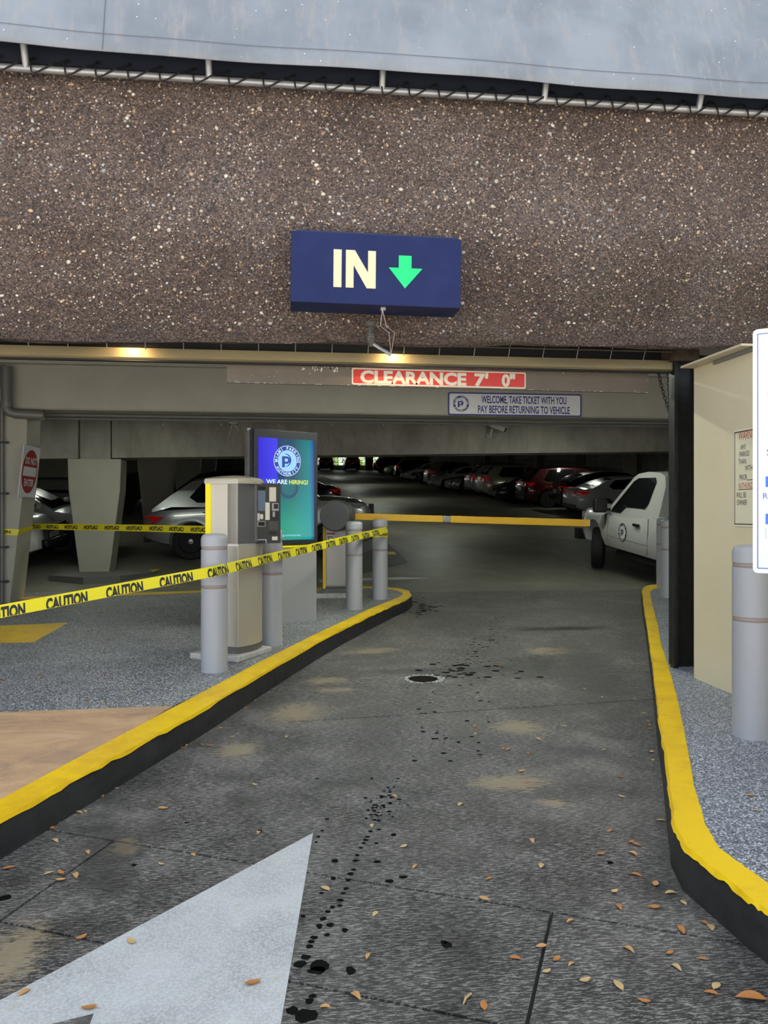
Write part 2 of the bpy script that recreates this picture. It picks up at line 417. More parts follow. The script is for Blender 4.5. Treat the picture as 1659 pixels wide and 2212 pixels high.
# --- left kerb: outer (lane side) and inner edge of its yellow top, from the photograph
LO = [(-900, 2285), (-250, 1915), (0, 1773), (150, 1690), (300, 1609), (430, 1538), (560, 1460), (680, 1391), (740, 1359), (800, 1330), (850, 1307), (880, 1294), (890, 1285), (884, 1276), (862, 1271), (832, 1268), (790, 1267)]
LI = [(-900, 2221), (-250, 1866), (0, 1729), (150, 1648), (300, 1569), (430, 1500), (560, 1431), (680, 1371), (740, 1343), (800, 1315), (845, 1297), (866, 1288), (871, 1283), (864, 1279), (848, 1275), (825, 1272), (790, 1271)]
def gp(l, zf): return [G(x, y, zf) for x, y in l]
def near_extend(P_, u, v):
    return P_
def kerb(name, LO_, LI_, label, wob):
    o_ = gp(LO_, zr); i_ = gp(LI_, zr)
    # resample finely and let the edge wander a little
    def dens(pts, k=7):
        out = []
        for a, b in zip(pts, pts[1:]):
            for j in range(k): out.append(a.lerp(b, j / k))
        return out + [pts[-1]]
    o2, i2 = dens(o_), dens(i_); rr = random.Random(3); nn = len(o2)
    root = empty(name, Vector((0, 0, 0)), label, 'kerb', kind='structure')
    top = MB(); side = MB(); vt = []; sv = []
    for k in range(nn):
        a, b = o2[k].copy(), i2[k].copy(); d = (a - b); d.z = 0; d.normalize()
        a += d * rr.uniform(-wob, wob); b += d * rr.uniform(-wob, wob) * .5
        vt += [(b.x, b.y, b.z + .004), (a.x - d.x * .012, a.y - d.y * .012, a.z + .004), (a.x, a.y, a.z - .006 - rr.uniform(0, .012)), (a.x, a.y, a.z - .03)]
        e = o2[k] - d * .016
        sv += [(e.x, e.y, a.z - .012), (e.x + d.x * .018, e.y + d.y * .018, a.z - .05), (e.x + d.x * .022, e.y + d.y * .022, zl(e.y) - .03), (i2[k].x, i2[k].y, zl(e.y) - .03), (i2[k].x, i2[k].y, a.z - .012)]
    top.add(vt, [(k * 4 + j, k * 4 + j + 1, k * 4 + 5 + j, k * 4 + 4 + j) for k in range(nn - 1) for j in range(2)])
    side.add(sv, [(k * 5 + j, k * 5 + (j + 1) % 5, k * 5 + 5 + (j + 1) % 5, k * 5 + 5 + j) for k in range(nn - 1) for j in range(5)])
    tag(top.build('painted_top', M['yellow_paint'], root, 40), 'yellow painted kerb top')
    tag(side.build('kerb_face', M['black_kerb'], root, 40), 'black painted kerb face')
    return root
kerb('left_kerb', LO, LI, 'yellow topped kerb with black face along the ticket machine island', .004)
RO = [(1423, 1262), (1403, 1264), (1390, 1268), (1386, 1275), (1390, 1309), (1397, 1349), (1403, 1396), (1410, 1446), (1417, 1509), (1422, 1556), (1433, 1620), (1442, 1700), (1452, 1785), (1478, 1833), (1545, 1885), (1610, 1937), (1659, 1972), (1800, 2060), (2300, 2372)]
RI = [(1430, 1270), (1420, 1271), (1410, 1274), (1404, 1279), (1410, 1312), (1421, 1349), (1428, 1392), (1443, 1438), (1461, 1502), (1472, 1550), (1486, 1620), (1500, 1700), (1522, 1780), (1553, 1833), (1610, 1875), (1635, 1892), (1659, 1910), (1800, 1990), (2300, 2274)]
kerb('right_kerb', RO, RI, 'yellow topped kerb with black face curving along the right walk', .004)
# --- raised walks
li = gp(LI, zr)
tan_a, tan_b = G(0, 1538, zr), G(372, 1525, zr)
k_split = min(range(len(li)), key=lambda k: abs(li[k].y - tan_b.y))
left_top = [(tan_b.x, tan_b.y)] + [(p.x, p.y) for p in li if p.y > tan_b.y + .02]
bk = li[-1]
left_poly = left_top + [(-2.2, bk.y - .02), (-9, bk.y - .1), (-9, tan_a.y + .2), (tan_a.x, tan_a.y)]
poly_slab('left_walk', left_poly, M['flake_coating'], zr, -.3, 'grey flake coated raised walk under the ticket machine and screen', 'walkway')
tan_poly = [(tan_b.x, tan_b.y), (tan_a.x, tan_a.y), (-9, tan_a.y + .2), (-9, 1.0), (li[0].x, li[0].y)] + [(p.x, p.y) for p in li[1:] if p.y < tan_b.y - .02]
poly_slab('tan_walk', tan_poly, M['tan_concrete'], zr, -.3, 'tan stained concrete walk beside the yellow kerb', 'walkway')
ri = gp(RI, zr)
right_poly = [(p.x, p.y) for p in ri] + [(6, ri[-1].y), (6, ri[0].y)]
poly_slab('right_walk', right_poly, M['flake_coating_blue'], zr, -.3, 'pale blue grey flake coated walk below the cream wall', 'walkway')
# yellow line along the back of the left walk, yellow arrow painted on it
ya = [G(x, y, zr) for x, y in ((0, 1352), (147, 1345), (73, 1387), (0, 1389))]
ya = [(ya[0].x - 1.2, ya[0].y + .05), (ya[0].x, ya[0].y), (ya[1].x, ya[1].y), (ya[2].x, ya[2].y), (ya[3].x, ya[3].y), (ya[3].x - 1.2, ya[3].y)]
poly_slab('floor_arrow', ya, M['yellow_paint'], zr, None, 'flat yellow arrow tail painted on the left walk', 'road marking', lift=.002, kind=None)
yl = [G(x, y, zr) for x, y in ((790, 1267), (435, 1276), (0, 1292), (0, 1296), (435, 1280), (790, 1271))]
poly_slab('edge_line', [(p.x, p.y) for p in yl], M['yellow_paint'], zr, None, 'thin yellow line along the back edge of the left walk', 'road marking', lift=.003, kind=None)
# white arrow on the driveway
wa = [(-.298, 3.23), (-.272, 2.03), (-.25, .7), (-.60, .7), (-.78, 2.07), (-1.235, 1.868)]
poly_slab('driveway_arrow', [W(*p) for p in wa], M['white_paint'], zl, None, 'big white arrow head painted on the driveway', 'road marking', lift=.0025, kind=None)
# white line far in, dark patch and yellow dash beyond the island
wl = [G(x, y, zl) for x, y in ((690, 1252), (860, 1247), (925, 1249), (860, 1252), (690, 1258))]
poly_slab('lane_line', [(p.x, p.y) for p in wl], M['white_paint'], zl, None, 'worn white lane line behind the barrier gate', 'road marking', lift=.003, kind=None)
dp = [ramp_pt(x, y) for x, y in ((838, 1174), (860, 1193), (882, 1215), (780, 1240), (760, 1205))]
poly_slab('dark_patch', [(p.x, p.y) for p in dp], mat('dark_paint', (.05, .05, .045), .6), zl, None, 'dark painted floor patch beside the silver car', 'road marking', lift=.003, kind=None)
yd = [ramp_pt(x, y) for x, y in ((838, 1192), (852, 1192), (856, 1198), (838, 1198))]
poly_slab('yellow_dash', [(p.x, p.y) for p in yd], M['yellow_paint'], zl, None, 'short yellow dash painted on the dark floor patch', 'road marking', lift=.0045, kind=None)

# --- facade beam of exposed aggregate
UB0, UB1 = -6.0, 6.5
def zb_beam(u): return 2.476 + .0155 * u
def beam_profile(u):
    b = zb_beam(u)
    return [(4.78, 10.0), (4.78, 3.16), (4.79, 3.08), (4.815, 3.03), (4.925, 2.83), (5.045, b + .16), (5.095, b + .055), (5.135, b), (5.18, b - .006), (5.22, b + .02), (5.24, 10.0)]
mb = MB(); nst = 40; rr = random.Random(5); vs = []
for i in range(nst + 1):
    u = UB0 + (UB1 - UB0) * i / nst
    for j, (v, z) in enumerate(beam_profile(u)): vs.append((u, v, z + (rr.uniform(-.012, .012) if j in (7, 8, 9) else 0)))
np_ = len(beam_profile(0))
mb.add(vs, [(i * np_ + j, i * np_ + (j + 1) % np_, (i + 1) * np_ + (j + 1) % np_, (i + 1) * np_ + j) for i in range(nst) for j in range(np_)] + [list(range(np_)), list(range(nst * np_, (nst + 1) * np_))])
beam = tag(mb.build('wall_front', M['aggregate_matrix'], None, 30), 'brown exposed aggregate beam above the garage entrance', 'wall', kind='structure')
# pebbles proud of the beam face
def pebbles():
    t = (1 + 5 ** .5) / 2
    ico = [Vector(p).normalized() for p in ((-1, t, 0), (1, t, 0), (-1, -t, 0), (1, -t, 0), (0, -1, t), (0, 1, t), (0, -1, -t), (0, 1, -t), (t, 0, -1), (t, 0, 1), (-t, 0, -1), (-t, 0, 1))]
    fc = [(0, 11, 5), (0, 5, 1), (0, 1, 7), (0, 7, 10), (0, 10, 11), (1, 5, 9), (5, 11, 4), (11, 10, 2), (10, 7, 6), (7, 1, 8), (3, 9, 4), (3, 4, 2), (3, 2, 6), (3, 6, 8), (3, 8, 9), (4, 9, 5), (2, 4, 11), (6, 2, 10), (8, 6, 7), (9, 8, 1)]
    pal = [(.58, .50, .40), (.50, .40, .30), (.34, .29, .26), (.52, .36, .19), (.17, .10, .07), (.66, .60, .52), (.30, .22, .17), (.48, .35, .27), (.05, .04, .04), (.40, .38, .38), (.22, .13, .09), (.12, .08, .07)]
    R = random.Random(11); vs = []; fs = []; tint = []
    for k in range(14000):
        u = R.uniform(-3.6, 4.6); big = R.random()
        s = R.uniform(.0045, .0085) if big < .80 else R.uniform(.0085, .0125) if big < .97 else R.uniform(.013, .018)
        pr = beam_profile(u); z = R.uniform(pr[6][1] + .0, 4.35)
        v = 4.78
        for (v0, z0), (v1, z1) in zip(pr[1:7], pr[2:8]):
            if z1 <= z <= z0: v = v0 + (v1 - v0) * (z0 - z) / max(1e-6, z0 - z1)
        a = R.uniform(0, math.pi); e = R.uniform(.55, 1.0); ca, sa = math.cos(a), math.sin(a); o = len(vs)
        c = R.choice(pal); g = R.uniform(.7, 1.15)
        for q in ico:
            x, zz = q.x * s, q.z * s * e
            vs.append((u + x * ca - zz * sa, v - .0005 + q.y * s * .42, z + x * sa + zz * ca)); tint += [c[0] * g, c[1] * g, c[2] * g, 1]
        fs += [(i + o, j + o, l + o) for i, j, l in fc]
    me = bpy.data.meshes.new('pebbles'); me.from_pydata(vs, [], fs); me.materials.append(M['pebble_stone'])
    at = me.color_attributes.new('tint', 'FLOAT_COLOR', 'POINT'); at.data.foreach_set('color', tint); me.shade_smooth()
    o = link('pebbles', me, beam); o['kind'] = 'stuff'
pebbles()
# --- cream wall, its ledge, gate post
UW = 2.862
tag(MB().box((UW + .9, 3.25, 1.1675), (1.8, 4.02, 2.435)).build('wall_right', cream), 'cream stucco wall beside the right walk', 'wall', kind='structure')
tag(MB().box((2.84, 4.88, 2.393), (.16, .76, .014)).build('trim_1', mat('ledge_cream', (.62, .54, .38), .8)), 'narrow cream ledge where wall meets the beam', 'trim', kind='structure')
tr2 = MB().box((2.853, 4.70, 2.372), (.02, .55, .024)).build('trim_2', mat('vent_grey', (.22, .21, .19), .6)); tag(tr2, 'small grey slotted strip under the ledge', 'trim', kind='structure')
gpst = empty('gate_post', Vector((2.96, 5.6, .16)), 'black steel gate guide post at the right side of the entrance', 'post')
mb = MB().box((0.02, .06, 1.20), (.16, .10, 2.40)); mb.build('post_web', dark_metal, gpst)
for (x, wd, y) in ((-.085, .022, -.02), (-.058, .014, .0), (.10, .05, .01), (.19, .13, .045)):
    MB().box((x, y, 1.20), (wd, .06, 2.40)).build('flange', dark_metal, gpst)
MB().box((-.03, .0, 2.40), (.20, .22, .14)).build('head_bracket', mat('rusty_steel', (.05, .035, .025), .7, c2=(.12, .08, .05), nscale=20), gpst)
# --- rolled-up grille: bottom bar, wires, rods
a, b = V(-300, 770, 5.6), V(1450, 780, 5.6)
gr = empty('rolling_grille', Vector((0, 5.6, 2.50)), 'rolled up security grille with bronze bottom bar under the beam', 'gate')
u0, u1 = a.x, 2.86
mb = MB().prism([(u0, -.03, .004), (u0, .03, .004), (u0, .03, -.074), (u0, -.02, -.074), (u0, -.03, -.062)], (u1 - u0, 0, 0)); mb.build('bottom_bar', tan_metal, gr)
MB().box(((u0 + u1) / 2, .01, -.080), (u1 - u0, .05, .012)).build('rubber_seal', black_trim, gr)
x = u0 + .05
while x < u1:
    MB().tube([(x, -.03, -.004), (x + .004, -.10, .13)], .0035, 5).build('wire', galv, gr)
    x += .262
for (y, z) in ((-.075, .060), (-.10, .105)):
    MB().tube([(u0, y, z), (u1, y, z)], .006, 6).build('rod', mat('dull_rod', (.10, .085, .06), .6), gr)
MB().box(((u0 + u1) / 2, .10, .14), (u1 - u0, .02, .30)).build('gap_blackout', black_trim, gr)  # added black panel: hides the lit ceiling so the gap above the bar stays dark
MB().lathe([(.10, u0), (.10, u1)], 20, (0, .02, .30), 'x').build('curtain_roll', black_trim, gr)
# --- awning
aw = empty('awning', Vector((0, 4.6, 3.9)), 'weathered blue grey vinyl awning laced to a pipe frame', 'awning')
ZP = 3.915
mb = MB(); nst = 70; nz = 10; vs = []
def ripple(u, t): return .018 * math.sin(2.1 * u + 1.3) + .012 * math.sin(5.3 * u + 4 * t) + .02 * t * math.sin(1.2 * u)
for i in range(nst + 1):
    u = -4.2 + 9.6 * i / nst
    hem = 3.925 - .006 * u + .008 * math.sin(2.4 * u) + .004 * math.sin(6.1 * u)
    for j in range(nz + 1):
        t = j / nz; vs.append((u, -.15 + .33 * t - .03 * math.sin(math.pi * t) + ripple(u, t) * (.3 + t), hem - 3.9 + 1.05 * t))
mb.add(vs, [(i * (nz + 1) + j, i * (nz + 1) + j + 1, (i + 1) * (nz + 1) + j + 1, (i + 1) * (nz + 1) + j) for i in range(nst) for j in range(nz)])
sheet = mb.build('sheet', M['awning_vinyl'], aw, 60)
sm = sheet.modifiers.new('thick', 'SOLIDIFY'); sm.thickness = .006
seam = mat('seam_thread', (.12, .13, .15), .7)
for t in (.105,):
    pts = []
    for i in range(nst + 1):
        u = -4.2 + 9.6 * i / nst; hem = 3.925 - .006 * u + .008 * math.sin(2.4 * u) + .004 * math.sin(6.1 * u)
        pts.append((u, -.154 + .33 * t - .03 * math.sin(math.pi * t) + ripple(u, t) * (.3 + t), hem - 3.9 + 1.05 * t))
    MB().tube(pts, .0016, 4).build('stitch_line', seam, aw)
su = V(226, 60, 4.5).x
pts = [(su, -.153 + .33 * t - .03 * math.sin(math.pi * t) + ripple(su, t) * (.3 + t), 3.927 - .006 * su - 3.9 + 1.05 * t) for t in [k / 12 for k in range(13)]]
MB().tube(pts, .002, 4).build('stitch_line', seam, aw)
MB().box((.6, .12, .225), (9.6, .012, .29)).build('navy_band', navy_cloth, aw)
MB().tube([(-4.2, .06, .012), (5.4, .06, .030)], .021, 12).build('lower_pipe', galv, aw, 40)
MB().tube([(-4.2, .0, .155), (5.4, .0, .155)], .019, 12).build('upper_pipe', galv, aw, 40)
for px in (57, 452, 825, 1175, 1508):
    u = V(px, 150, 4.66).x; MB().tube([(u, .06, .015), (u, .0, .155)], .020, 10).build('stub_pipe', galv, aw, 40)
rr = random.Random(2); pts = []; u = -3.4; eye = []
while u < 4.6:
    eye.append(u)
    pts += [(u, .100, .100), (u + .003, .055, .065), (u + .005, .030, .02), (u + .009, .030, -.012), (u + .022, .032, -.020), (u + .05, .031, -.010), (u + .085, .030, .012), (u + .12, .04, .04), (u + .15, .08, .07)]
    u += rr.uniform(.165, .205)
MB().tube(pts, .0052, 6).build('lacing_cord', rope_black, aw)
for u in eye: MB().lathe([(0, -.006), (.011, -.004), (.012, .002), (.006, .006), (0, .006)], 10, (u, .108, .105), 'y').build('eyelet', dark_metal, aw)

# --- inner beams, columns, ceiling, walls
ZB1 = 2.616; VB1 = 9.9
mb = MB().prism([(-8, VB1, ZB1 + .02), (-8, VB1 + .02, ZB1), (-8, VB1 + .55, ZB1), (-8, VB1 + .55, 3.6), (-8, VB1 - .10, 3.6), (-8, VB1 - .10, 3.165), (-8, VB1, 3.165)], (17, 0, 0))
tag(mb.build('ceiling_beam', painted), 'smooth grey painted ceiling beam behind the welcome sign', 'beam', kind='structure')
VB2 = 14.4
def zb2(u): return 2.33 + (2.544 - 2.33) / 10.6 * (u + 3.3)
b2 = MB(); gap = .03
uc2a, uc2b = V(172, 950, VB2).x, V(238, 950, VB2).x
for (ua, ub) in ((-9, uc2a - gap), (uc2b + gap, 13)):
    b2.add([(ua, VB2, zb2(ua)), (ub, VB2, zb2(ub)), (ub, VB2 + .6, zb2(ub)), (ua, VB2 + .6, zb2(ua)), (ua, VB2, 3.6), (ub, VB2, 3.6), (ub, VB2 + .6, 3.6), (ua, VB2 + .6, 3.6)],
           [(0, 3, 2, 1), (4, 5, 6, 7), (0, 1, 5, 4), (1, 2, 6, 5), (2, 3, 7, 6), (3, 0, 4, 7)])
beam2 = tag(b2.build('ceiling_beam', M['raw_concrete']), 'rough stained concrete ceiling beam behind the security camera', 'beam', kind='structure')
tag(MB().add([(-16, 5.18, 3.6), (16.5, 5.18, 3.6), (16.5, 15, 3.6), (-16, 15, 3.6), (16.5, 97.5, 10.3), (-16, 97.5, 10.3)], [(0, 1, 2, 3), (3, 2, 4, 5)]).build('ceiling', M['raw_concrete']), 'concrete ceiling of the garage', 'ceiling', kind='structure')
for nm, u_, lab in (('wall_left', -16, 'dark concrete side wall on the left of the garage'), ('wall_side', 16.5, 'dark concrete side wall behind the parked car row')):
    wv = MB(); wv.box((u_ + (.1 if u_ > 0 else -.1), 51.5, 4.8), (.2, 93, 11.6)); tag(wv.build(nm, M['raw_concrete']), lab, 'wall', kind='structure')
tag(MB().box((0, 51, 10.45), (33, 92.6, .2)).build('roof', M['raw_concrete']), 'flat concrete roof slab over the garage', 'roof', kind='structure')
for s in (-1, 1): # front walls beside the opening, outside the frame
    tag(MB().box(((-11.1 if s < 0 else 11.5), 5.3, 1.5), (10 if s < 0 else 10, .4, 17)).build('wall_front', cream), 'cream front wall far to the %s of the entrance' % ('left' if s < 0 else 'right'), 'wall', kind='structure')
def tapered_column(name, uc, v0, zb, ztop, label, wt=.93, wb=.52, knee=.78, depth=.50, stub=None, zstub=3.6):
    root = empty(name, Vector((uc, v0, zb)), label, 'column', 'tapered concrete columns', 'structure')
    h = ztop - zb; k = h * knee
    pr = [(-wb / 2, 0), (wb / 2, 0), (wt / 2, k), (wt / 2, h), (-wt / 2, h), (-wt / 2, k)]
    pr = [(-wb / 2, -.02), (wb / 2, -.02), (wb / 2 + (wt - wb) * .46, k * .93), (wt / 2, h * .96), (wt / 2, h), (-wt / 2, h), (-wt / 2, h * .96), (-wb / 2 - (wt - wb) * .46, k * .93)]
    o = MB().prism([(x, 0, z) for x, z in pr], (0, depth, 0)).build('shaft', column_paint, root)
    bv = o.modifiers.new('b', 'BEVEL'); bv.width = .012; bv.segments = 2
    if stub: MB().box((stub[2] - uc, depth / 2 + .03, (h + zstub - zb) / 2), (stub[1] - stub[0], depth, zstub - zb - h)).build('stub', M['raw_concrete'], root)
    return root
ur1 = V(59, 905, VB1).x
tapered_column('column', ur1 - .465, VB1, zr(10), 2.612, 'tapered column with the do not enter sign', knee=.774)
uc2 = (V(150, 1000, VB2).x + V(257, 1000, VB2).x) / 2
tapered_column('column', uc2, VB2, .27, zb2(uc2) - .012, 'tapered column on a low island crossed by caution tape', stub=(uc2a, uc2b, (uc2a + uc2b) / 2))
for px, v_, lab in ((336, 20.7, 'dim tapered column, first behind the taped island column'), (403, 27, 'dim tapered column, second behind the taped island column'), (443, 33.3, 'dim tapered column, third behind the taped island column')):
    uu = V(px, 1000, v_).x; tapered_column('column', uu, v_, zl(v_), zl(v_) + 2.45, lab, stub=(uu - .3, uu + .3, uu), zstub=zl(v_) + 3.2)
# island under the second column
isl = [ramp_pt(x, y) for x, y in ((108, 1247), (170, 1250), (260, 1246), (330, 1238), (372, 1222), (345, 1214), (200, 1230), (130, 1236))]
isl = [G(x, y, lambda v: .27) for x, y in ((105, 1243), (180, 1247), (260, 1244), (330, 1236), (372, 1222), (350, 1212), (230, 1222), (140, 1232))]
poly_slab('column_island', [(p.x, p.y) for p in isl], mat('island_grey', (.16, .16, .15), .7), lambda v: .27, -.2, 'low grey island kerb around the tapered column', 'kerb')
iy = [G(x, y, lambda v: .27) for x, y in ((330, 1236), (372, 1222), (362, 1217), (322, 1229))]
poly_slab('island_end', [(p.x, p.y) for p in iy], M['yellow_paint'], lambda v: .27, None, 'faded yellow end of the column island', 'road marking', lift=.004, kind=None)
# concrete bands of the ramp at the far left
bandm = mat('band_concrete', (.20, .195, .15), .8, c2=(.26, .25, .2), nscale=2)
for (y0, y1, dv) in ((992, 1031, 0), (1036, 1058, .35), (1064, 1080, .7), (1086, 1096, 1.0), (1101, 1110, 1.2)):
    a, b = V(20, y0, 25 + dv), V(180, y1, 25 + dv)
    tag(MB().box(((a.x + b.x) / 2 - .5, 25.2 + dv, (a.z + b.z) / 2), (abs(b.x - a.x) + 3, .4, abs(a.z - b.z))).build('trim_3', bandm), 'horizontal concrete band of the stepped wall behind the white car', 'trim', 'concrete bands at the far left', 'structure')
# right side: posts and breeze block screens in front of the side wall
blk = mat('breeze_block', (.55, .55, .52), .85)
def screen(v0, v1, zc, rows, label):
    root = empty('block_screen', Vector((16.2, v0, zl(v0) + zc)), label, 'block screen', 'breeze block screens behind the car row')
    n = int((v1 - v0) / .42); sl = .078
    for r in range(rows):
        for k in range(n):
            y = (k + .5) * .42; z = sl * y + r * .42
            mb = MB()
            for (dy, dz, wy, wz) in ((0, .175, .38, .05), (0, -.175, .38, .05), (-.165, 0, .05, .30), (.165, 0, .05, .30), (0, 0, .05, .30)):
                mb.box((0, y + dy, z + dz), (.12, wy, wz))
            mb.build('breeze_block', blk, root)
for i, (v0, v1) in enumerate(((17.2, 22.8), (24.0, 29.8), (36, 41.5), (43, 48.5), (50, 55.5), (57, 62.5))):
    screen(v0, v1, 1.75 if i > 1 else 1.35, 2, ['pale breeze block screen seen over the white truck', 'pale breeze block screen over the black car roof', 'pale breeze block screen over the red car', 'pale breeze block screen over the champagne car', 'pale breeze block screen, second from the barred far window', 'pale breeze block screen nearest the barred far window'][i])
for i, v_ in enumerate((23.3, 30.5, 35.4, 42.2, 49.2, 56.2, 63)):
    tag(MB().box((16.0, v_, zl(v_) + 1.6), (.5, .5, 3.3)).build('wall_post', column_paint), 'dim square concrete post against the side wall', 'post', 'square posts along the side wall', 'structure')
# --- far end: wall, barred opening, red topped post, shrubs outside
VE = 95.0; ze = zl(VE)
le, re_ = V(560, 1000, VE).x, V(818, 1000, VE).x
wb = MB()
wb.box(((le - 16) / 2, VE + .2, ze + 1.8), (le + 16, .4, 4.4)); wb.box(((re_ + 16.5) / 2, VE + .2, ze + 1.8), (16.5 - re_, .4, 4.4))
wb.box(((le + re_) / 2, VE + .2, ze + .25), (re_ - le, .4, .7)); wb.box(((le + re_) / 2, VE + .2, ze + 3.3), (re_ - le, .4, 1.2))
tag(wb.build('wall_back', M['raw_concrete']), 'concrete end wall of the garage with a wide barred opening', 'wall', kind='structure')
bars = empty('window_1', Vector((0, VE, ze)), 'barred opening in the end wall with green shrubs outside', 'window', kind='structure')
x = le
while x < V(790, 1000, VE).x:
    MB().box((x, .1, 1.7), (.028, .028, 2.2)).build('bar', black_trim, bars); x += .30
for k in range(8): MB().box(((le + V(790, 1000, VE).x) / 2, .1, .65 + .27 * k), (V(790, 1000, VE).x - le, .028, .026)).build('bar', black_trim, bars)
pc = V(797, 1000, VE - .6)
post = empty('level_post', Vector((pc.x, VE - .8, ze)), 'dark red square post with level two sign at the far end', 'post')
MB().box((0, 0, 1.55), (.95, .6, 3.1)).build('shaft', mat('post_maroon', (.10, .02, .015), .6), post)
sg = MB().box((.08, -.315, 2.02), (.72, .03, .52)).build('sign_plate', sign_red, post)
MB().box((.08, -.335, 1.58), (.68, .03, .32)).build('sign_plate', sign_white, post)
o = lettering(post, '2', sign_white, 0, 0, .36); o.matrix_local = frame((.08, -.332, 2.02), (0, -1, 0)) @ Matrix.Translation((0, 0, -.0115))
def shrub(u, v, z, r, h, label, cnt=500):
    root = empty('shrub', Vector((u, v, z)), label, 'shrub', 'shrubs outside the barred opening')
    R = random.Random(int(u * 10) + 5); vs = []; fs = []
    for k in range(cnt):
        a, b = R.uniform(0, 2 * math.pi), R.uniform(-1, 1); q = R.random() ** .4
        c = Vector((math.cos(a) * math.sqrt(1 - b * b) * r * q, math.sin(a) * math.sqrt(1 - b * b) * r * .6 * q, h * .55 + b * h * .5 * q))
        d = Vector((R.uniform(-1, 1), R.uniform(-1, 1), R.uniform(-1, 1))).normalized(); e = d.orthogonal().normalized(); s = R.uniform(.10, .2)
        o = len(vs); vs += [c - d * s, c + e * s * .45, c + d * s, c - e * s * .45]; fs.append((o, o + 1, o + 2, o + 3))
    MB().add(vs, fs).build('foliage', mat('leaf_green', (.42, .55, .12), .6, c2=(.22, .36, .06), nscale=3), root)
    MB().tube([(0, 0, -.3), (.05, 0, h * .6)], .05, 6).build('stem', mat('bark', (.10, .07, .05), .9), root)
for i, px in enumerate((690, 722, 752, 780, 815)):
    c = V(px, 1000, VE + 4); shrub(c.x, VE + 3.2 + (i % 2), ze - .4, .95, 2.7 + .4 * (i % 3), ['bushy green shrub outside, left end of the barred opening', 'bushy green shrub outside, between the two backlit cars', 'bushy green shrub outside, behind the black backlit car', 'bushy green shrub outside, left of the red level post', 'bushy green shrub outside, right of the red level post'][i])
tag(MB().box((c.x - 4, VE + 8, ze - .6), (40, 15, .2)).build('lawn', mat('lawn', (.35, .42, .16), .9)), 'sunlit ground outside the far barred opening', 'ground', kind='structure')

# ================================================================== THINGS
# ------------------------------------------------------------------ IN sign
FACE = (0, -1, 0)
def v_rect(x0, y0, x1, y1, v):
    a, b = V(x0, y0, v), V(x1, y0, v); c, d = V(x0, y1, v), V(x1, y1, v)
    return (a + b + c + d) / 4, (b.x - a.x + d.x - c.x) / 2, (a.z - c.z + b.z - d.z) / 2
VS = 4.62
c, wS, hS = v_rect(628, 507, 996, 659, VS)
si = empty('entry_sign', frame(c, FACE) @ Matrix.Rotation(math.radians(-.5), 4, 'Z'), 'blue IN sign with green down arrow hung on the beam', 'sign')
o = rect(wS, hS, -.23, 0).build('housing', sign_blue, si)
bv = o.modifiers.new('b', 'BEVEL'); bv.width = .006; bv.segments = 2
MB().box((.01, hS / 2 + .008, -.13), (wS * .95, .02, .20)).build('top_cover', mat('sign_blue_dark', (.01, .016, .07), .5), si)
def loc_px(px, py, v, M_):
    q = M_.inverted() @ V(px, py, v); return q.x, q.y
Ms = frame(c, FACE) @ Matrix.Rotation(math.radians(-.5), 4, 'Z')
x0, yb = loc_px(720, 620, VS, Ms); x1, yt = loc_px(812, 543, VS, Ms)
def slab_poly(pts, z0, z1): return MB().prism([(x, y, z0) for x, y in pts], (0, 0, z1 - z0))
wl_ = (x1 - x0)
slab_poly([(x0, yb), (x0 + .19 * wl_, yb), (x0 + .19 * wl_, yt), (x0, yt)], .0, .004).build('letter', lamp_cream, si)
nx = x0 + .29 * wl_; nw = .71 * wl_; sw = .185 * wl_
slab_poly([(nx, yb), (nx + sw, yb), (nx + sw, yb + .60 * (yt - yb)), (nx + nw - sw * 1.15, yb), (nx + nw, yb), (nx + nw, yt), (nx + nw - sw, yt), (nx + nw - sw, yb + .42 * (yt - yb)), (nx + sw * 1.15, yt), (nx, yt)], .0, .004).build('letter', lamp_cream, si)
ax0, at_ = loc_px(840, 551, VS, Ms); ax1, ab = loc_px(912, 625, VS, Ms); am, _ = loc_px(875, 580, VS, Ms); ah = at_ + (ab - at_) * .38
aw_ = (ax1 - ax0)
slab_poly([(am - .19 * aw_, at_), (am - .19 * aw_, ah), (ax0, ah), (am, ab), (ax1, ah), (am + .19 * aw_, ah), (am + .19 * aw_, at_)][::-1], .0, .004).build('arrow', lamp_green, si)
MB().box((.045, -hS / 2 - .008, -.06), (.03, .016, .03)).build('wire_outlet', galv, si)
# broken bracket and wires under it
br = empty('broken_conduit', V(800, 725, 4.93), 'broken conduit stub with dangling pink wires under the IN sign', 'conduit')
MB().tube([(0, -.01, .06), (0, -.02, -.04), (.01, .0, -.06)], [.022, .026, .02], 8).build('elbow', mat('grimy_metal', (.16, .14, .12), .6, c2=(.05, .045, .04), nscale=40), br)
for k in range(5): MB().lathe([(.026, 0), (.030, .004), (.026, .008)], 10, (0, -.015, -.045 + k * .016), 'z').build('thread_ring', MATS['grimy_metal'], br)
MB().tube([(.01, -.01, -.05), (.06, -.02, -.085), (.13, -.03, -.125)], .012, 8).build('pipe', galv, br, 40)
MB().box((-.005, -.005, .075), (.06, .02, .03)).build('mount_plate', MATS['grimy_metal'], br)
p1 = V(826, 668, 4.64) - V(800, 725, 4.93); e1 = Vector((.13, -.03, -.125))
for k, (dx, cm) in enumerate(((.03, (.62, .42, .36)), (-.006, (.5, .48, .44)))):
    MB().tube([p1, p1 + Vector((dx, .05, -.09)), (p1 + e1) / 2 + Vector((dx + .02, 0, .0)), e1], .0022, 5).build('wire', mat('wire_%s' % ('pink' if k == 0 else 'pale'), cm, .5), br)

